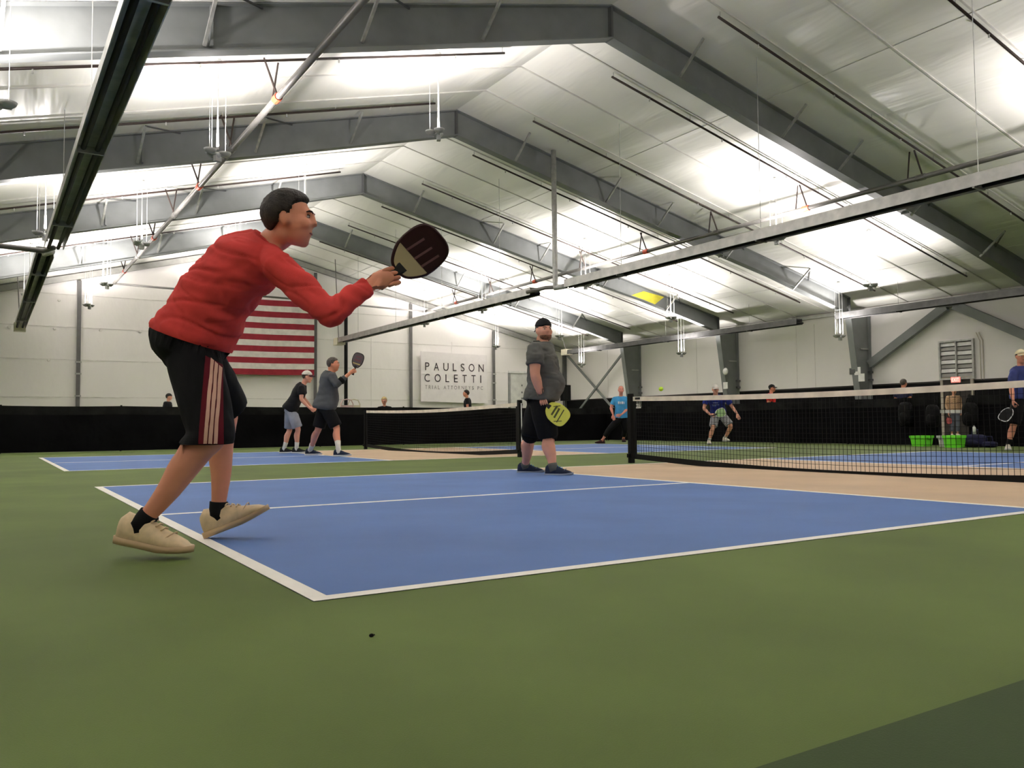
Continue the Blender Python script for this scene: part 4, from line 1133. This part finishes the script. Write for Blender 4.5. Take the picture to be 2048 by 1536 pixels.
paddle(gc, pd, -CF*1.0+CU*.2, 'yellow-green paddle with dark bars held low by the player in grey', M_yel, M_yel, M_palm, .255, .205, .11,
    [(-.75, .62, .75, .72, .012, M_olv), (-.55, .44, .55, .52, .02, M_olv), (-.6, .30, .5, .36, .02, M_olv), (-.85, .4, -.3, .2, .008, M_olv), (.3, .85, .88, .6, .008, M_olv)])

# --- 3, 4: the pair on the far court
D3 = floor_depth(592, 908)
J = dict(base=U(587, 905, D3), front=FRT, pelvis=U(581, 818, D3), neck=U(606, 768, D3), shR=U(603, 777, D3-.18), shL=U(606, 775, D3+.18),
    elR=U(603, 799, D3-.24), wrR=U(618, 815, D3-.2), elL=U(607, 797, D3+.22), wrL=U(622, 813, D3+.1), hipR=U(583, 823, D3-.1), hipL=U(580, 823, D3+.1),
    knR=U(596, 858, D3-.12), anR=U(593, 898, D3-.1), knL=U(579, 860, D3+.12), anL=U(568, 898, D3+.1), toeR=FRT, toeL=FRT,
    head=U(615, 754, D3), face=CR-CU*.12, hup=CU+CR*.08, hdR=CR*.8-CU*.5, pnR=CF, curlR=.9, hdL=CR*.8-CU*.5, pnL=-CF, curlL=.9)
person('player in black tee, light grey shorts and white cap crouching on the far court', J,
    dict(shirt=M_blk2, sleeve=.6, shorts=M_lgs, hem=.92, cap=M_whc, brim=cloth('dark maroon brim', 70, 40, 46), hair=M_hairb, hthick=.04, sock=M_sockw, sock_h=.14, shoe=M_shoek, sole=M_solew, fold=.006), SK2, .017)
D4 = floor_depth(660, 915)
J = dict(base=U(650, 912, D4), front=FRT, pelvis=U(650, 812, D4), neck=U(660, 743, D4), shR=U(664, 754, D4-.2), shL=U(656, 752, D4+.2),
    elR=U(673, 770, D4-.28), wrR=U(699, 747, D4-.22), elL=U(652, 784, D4+.24), wrL=U(648, 803, D4+.12), hipR=U(654, 818, D4-.1), hipL=U(648, 818, D4+.1),
    knR=U(673, 855, D4-.12), anR=U(677, 903, floor_depth(686, 916)), knL=U(637, 857, D4+.1), anL=U(620, 901, floor_depth(620, 913)), toeR=FRT, toeL=FRT,
    head=U(667, 729, D4), face=CR, hup=CU, hdR=CR*.85+CU*.5, pnR=CF, thR=1, curlR=1.15)
p4 = person('player in charcoal shirt holding a paddle up on the far court', J,
    dict(girth=1.2, belly=.05, shirt=M_gry2, sleeve=1.55, shirt_t0=-.10, shirt_loose=.04, shorts=M_blk, hem=.95, hair=M_hairg, sock=M_sockw, sock_h=.19, shoe=M_shoe2, sole=M_solew, arm=1.15, leg=1.1), SK1, .017)
el, wr = J['elR'], J['wrR']
MB().tube([el.lerp(wr, .30), el.lerp(wr, .52)], .066, 14).build('arm_band', M_blk, p4['root'], True)
gc = wr+J['hdR'].normalized()*.085+CF*.03
paddle(gc, CU*.95+CR*.32, -CF, 'black and grey paddle held upright in front of the black pole', mat('grey paddle face', rgb(96, 84, 90), .5), M_tubeblk, M_palm, .25, .185, .12,
    [(-.7, .25, .7, .25, .02, mat('straw print', rgb(200, 180, 120), .5)), (-.6, .5, .6, .5, .03, mat('rose print', rgb(120, 70, 80), .5)), (-.5, .72, .5, .76, .02, mat('rose print', rgb(120, 70, 80), .5))])

# --- standing figures
def stand(p, H, front, lean=0, arm=.0, stride=0, fw=.12):
    p = V((p.x, p.y, 0)); f = flat(front); r = f.cross(Z); k = H/1.75
    def q(lat, fr, z): return p+r*lat*k+f*fr*k+Z*z*k
    j = dict(base=p, front=f, pelvis=q(0, 0, .93), neck=q(0, lean, 1.47), head=q(0, lean+.05, 1.63), face=f, hup=Z,
        shR=q(.19, lean, 1.41), shL=q(-.19, lean, 1.41), elR=q(.25, lean-.02, 1.12), elL=q(-.25, lean-.02, 1.12),
        wrR=q(.25, lean+fw, .88), wrL=q(-.25, lean+fw, .88), hipR=q(.09, 0, .9), hipL=q(-.09, 0, .9),
        knR=q(.10, .03+stride*.5, .50), knL=q(-.10, .03-stride*.5, .50), anR=q(.11, stride, .088), anL=q(-.11, -stride, .088),
        toeR=f+r*.2, toeL=f-r*.2, hdR=f*.3-Z, hdL=f*.3-Z, pnR=-r, pnL=r, thR=1, thL=1)
    return j
def ztop(px, py, d): return U(px, py, d).z
def simple(label, px, py, d, front, spec, sk=SK2, head=None, H=None, **kw):
    H = H or ztop(px, py, d); J_ = stand(U(px, 850, d), H, front, **kw)
    spec.setdefault('hs', H/1.75); spec['s'] = H/1.75
    return person(label, J_, spec, sk, .02), J_
simple('person in dark top with short dark hair behind the left fence', 335, 787, 28.0, CR, dict(shirt=M_blk2, sleeve=.6, shorts=M_blk, hem=1.9, legwear='trousers', hair=M_hairb, beanie=cloth('dark beanie', 40, 38, 36), shoe=M_shoek, sole=M_solew), SK2)
simple('person in black tee walking left below the banner', 937, 780, 28.3, -CR, dict(shirt=M_blk2, sleeve=.55, shorts=M_blk, hem=.95, hair=M_hairb, shoe=M_shoek, sole=M_solew), SK1, stride=.18, lean=.03)
simple('person in red tee and black cap behind the side fence', 1543, 769, 25.3, CR-CF*.6, dict(shirt=cloth('bright red tee', 214, 52, 52), sleeve=.6, shorts=M_blk, hem=.95, cap=M_blk2, hair=M_hairb, hthick=.04, shoe=M_shoek, sole=M_solew), SK1)
simple('grey-haired person in dark clothes half hidden by the net tape', 1808, 758, 24.0, CR*.9+CF*.5, dict(shirt=M_navy, sleeve=.6, shorts=M_blk, hem=1.9, legwear='trousers', hair=M_hairg, shoe=M_shoek, sole=M_solew), SK1)
# plaid shirt in the doorway
def plaid(name, c0, c1, c2, sc=14):
    M = bpy.data.materials.new(name); M.use_nodes = True; nt = M.node_tree; b = nt.nodes['Principled BSDF']; b.inputs['Roughness'].default_value = .85
    tc = nt.nodes.new('ShaderNodeTexCoord'); last = None
    mix0 = None
    for ax, col in (('Z', c1), ('DIAGONAL', c2)):
        wv = nt.nodes.new('ShaderNodeTexWave'); wv.bands_direction = ax; wv.inputs['Scale'].default_value = sc
        nt.links.new(tc.outputs['Object'], wv.inputs['Vector'])
        rp = nt.nodes.new('ShaderNodeValToRGB'); rp.color_ramp.elements[0].position = .55; rp.color_ramp.elements[1].position = .7
        nt.links.new(wv.outputs['Fac'], rp.inputs['Fac'])
        mx = nt.nodes.new('ShaderNodeMix'); mx.data_type = 'RGBA'; mx.inputs['B'].default_value = col
        nt.links.new(rp.outputs['Color'], mx.inputs['Factor'])
        if mix0: nt.links.new(mix0.outputs['Result'], mx.inputs['A'])
        else: mx.inputs['A'].default_value = c0
        mix0 = mx
    nt.links.new(mix0.outputs['Result'], b.inputs['Base Color']); return M
q = atX(1909, 850, 26.9); dq = (q-CAM).dot(CF)
pw, Jw = simple('person in tan plaid shirt standing in the exit doorway', 1909, 780, dq, -CF-CR*.1, dict(shirt=plaid('tan plaid cloth', rgb(190, 150, 120), rgb(120, 84, 66), rgb(214, 180, 140)), sleeve=1.7, shorts=cloth('grey jeans', 96, 100, 112), hem=1.75, legwear='trousers', hair=M_hairb, shoe=M_shoew, sole=M_solew, sh_loose=.015), SK2, H=1.66, stride=.03)
paddle(Jw['wrR']+V((0, 0, -.09)), V((0, 0, -1))+CR*.1, -CF, 'pink paddle hanging from the hand of the plaid-shirted person', mat('pink paddle face', rgb(205, 100, 100), .5), M_maroon, M_palm, .24, .18, .12)
# player at the right edge
q = U(2046, 850, 14.45)
J_ = stand(q, 1.76, -CF-CR*.35, fw=.06, stride=.12)
J_['elR'] = U(2023, 778, 14.35); J_['wrR'] = U(2026, 800, 14.2); J_['shR'] = U(2027, 748, 14.4)
J_['knR'] = U(2027, 850, 14.35); J_['anR'] = U(2016, 891, 14.42); J_['hipR'] = U(2036, 806, 14.42); J_['hdR'] = -CU; J_['curlR'] = 1.1
J_['face'] = -CF-CR*.1
pr = person('player in navy raglan shirt and cream cap cut by the right picture edge', J_, dict(shirt=cloth('slate blue tee', 66, 74, 128), sleeve=.55, shorts=M_blk, hem=.98, cap=cloth('cream cap', 226, 214, 176), hair=M_hairb, hthick=.04, sock=M_sockb, sock_h=.12, shoe=M_shoew, sole=M_solew, lace=M_shoew), SK1, .016)
paddle(J_['wrR']-CU*.09, -CU*.75-CR*.55, -CR*.8-CF*.45, 'dark paddle with white edge beside the player at the right picture edge', M_tubeblk, M_white, M_palm, .25, .19, .12)
# --- light blue tee, striding by the net post
D8 = floor_depth(1203, 887)
J = dict(base=U(1225, 884, D8), front=-AWAY, pelvis=U(1243, 834, D8), neck=U(1242, 793, D8-.06), shR=U(1229, 798, D8-.05), shL=U(1256, 798, D8-.05),
    elR=U(1222, 816, D8-.05), wrR=U(1226, 829, D8-.22), elL=U(1259, 815, D8-.05), wrL=U(1243, 829, D8-.28), hipR=U(1238, 838, D8), hipL=U(1247, 838, D8),
    knR=U(1219, 858, D8-.1), anR=U(1204, 881, D8), knL=U(1250, 860, D8+.05), anL=U(1247, 878, D8+.35), toeR=-AWAY*.4-FRT, toeL=-AWAY,
    head=U(1242, 780, D8-.1), face=-CF, hup=CU, hdR=-CU+CR*.2, hdL=-CR*.9-CU*.2, pnR=-CF, pnL=CF)
p8 = person('balding player in light blue tee and black trousers striding beside the near net post', J, dict(shirt=M_lbl, sleeve=.62, shirt_t0=-.05, shorts=M_blk, hem=1.62, legwear='trousers', sh_loose=.02, shoe=cloth('maroon shoe', 70, 40, 44), sole=M_shoek, hair=M_hairw, hthick=.02, hline=lambda dy: -.35 if dy < .2 else .9, sock=SK3, sock_h=.03), SK3, .02)
# --- royal blue tee and white cap behind the net
D9 = floor_depth(1433, 889)
J = dict(base=U(1433, 888, D9), front=-AWAY, pelvis=U(1437, 829, D9+.08), neck=U(1432, 791, D9-.12), shR=U(1413, 797, D9-.14), shL=U(1453, 796, D9-.14),
    elR=U(1408, 817, D9-.2), wrR=U(1420, 829, D9-.38), elL=U(1466, 816, D9-.15), wrL=U(1474, 827, D9-.25), hipR=U(1430, 833, D9+.05), hipL=U(1446, 833, D9+.05),
    knR=U(1426, 856, D9-.16), anR=U(1418, 882, D9-.02), knL=U(1462, 853, D9-.1), anL=U(1450, 876, D9+.3), toeR=-AWAY-FRT*.2, toeL=-AWAY+FRT*.2,
    head=U(1431, 779, D9-.22), face=-CF-CU*.05, hup=CU, hdR=CR*.8-CU*.2-CF*.4, pnR=CF, curlR=1.1, hdL=CR*.4-CU, pnL=-CF)
p9 = person('player in royal blue tee, plaid shorts and white cap crouching behind the net', J, dict(girth=1.05, shirt=M_rbl, sleeve=.6, shirt_t0=-.02, shorts=plaid('grey plaid cloth', rgb(140, 140, 146), rgb(78, 84, 90), rgb(180, 180, 182)), hem=.85, cap=M_whc, hair=M_hairw, hthick=.03, sock=M_sockw, sock_h=.1, shoe=M_shoew, sole=M_solew), SK2, .018)
gc = J['wrR']+J['hdR'].normalized()*.085
paddle(gc, CR*.85+CU*.3, -CF, 'pale green paddle held across the waist of the player in royal blue', mat('pale green paddle face', rgb(165, 200, 140), .5), M_white, M_palm, .25, .21, .1)
# chest prints
def print_marks(p, rects, M, D, name='shirt_print'):
    sh_ = p['shirt']
    for (x0, y0, x1, y1) in rects:
        res = img_strip(sh_, (x0, y0), (x1, y0), (x0, y1), (x1, y1), D-1.2, 3, 4, .006)
        patch(sh_, res, name, M)
M_prt = mat('white shirt print', (.75, .75, .74, 1), .7)
print_marks(p8, [(1236, 803, 1239, 808), (1240, 803.5, 1242, 808), (1243, 803, 1246, 808), (1247, 803.5, 1248.5, 808)], M_prt, D8)
print_marks(p9, [(1426, 805, 1436, 806.2), (1424, 808.5, 1438, 809.8), (1425, 811, 1432, 812)], mat('pale blue shirt print', rgb(150, 165, 205), .7), D9)
# --- seated blonde person behind the fence, on a stool
c = U(770, 850, 25.8); c.z = 0; f = -AWAY; r = f.cross(Z)
def q6(a, b, z): return c+r*a+f*b+Z*(z*1.12 if z > .3 else z)
J = dict(base=c, front=f, pelvis=q6(0, 0, .52), neck=q6(0, .10, 1.03), head=q6(0, .16, 1.17), face=f-Z*.35, hup=Z+f*.2, shR=q6(.17, .09, .97), shL=q6(-.17, .09, .97),
    elR=q6(.23, .1, .72), elL=q6(-.23, .1, .72), wrR=q6(.14, .33, .62), wrL=q6(-.14, .33, .62), hipR=q6(.09, .03, .52), hipL=q6(-.09, .03, .52), knR=q6(.12, .42, .52), knL=q6(-.12, .42, .52),
    anR=q6(.12, .44, .088), anL=q6(-.12, .44, .088), toeR=f, toeL=f, hdR=f-r*.3, hdL=f+r*.3, pnR=-Z, pnL=-Z)
person('blonde person in black top seated behind the fence, looking down', J, dict(girth=.92, shirt=M_blk2, sleeve=.6, shorts=M_blk, hem=1.9, legwear='trousers', sh_loose=.01, hair=M_hairy, hthick=.2, hline=lambda dy: -.8 if dy < .1 else (.15 if dy < .4 else .5), shoe=M_shoek, sole=M_solew, s=.95), SK2, .02)
stl = empty('stool', c, 'small black stool under the seated blonde person', 'stool')
MB().tube([c+Z*.40, c+Z*.44], .19, 16).build('seat', M_black, stl)
for a in range(4):
    an_ = math.pi/4+a*math.pi/2; MB().tube([c+V((math.cos(an_)*.13, math.sin(an_)*.13, .38)), c+V((math.cos(an_)*.2, math.sin(an_)*.2, 0))], .014, 6).build('leg', M_tubeblk, stl)
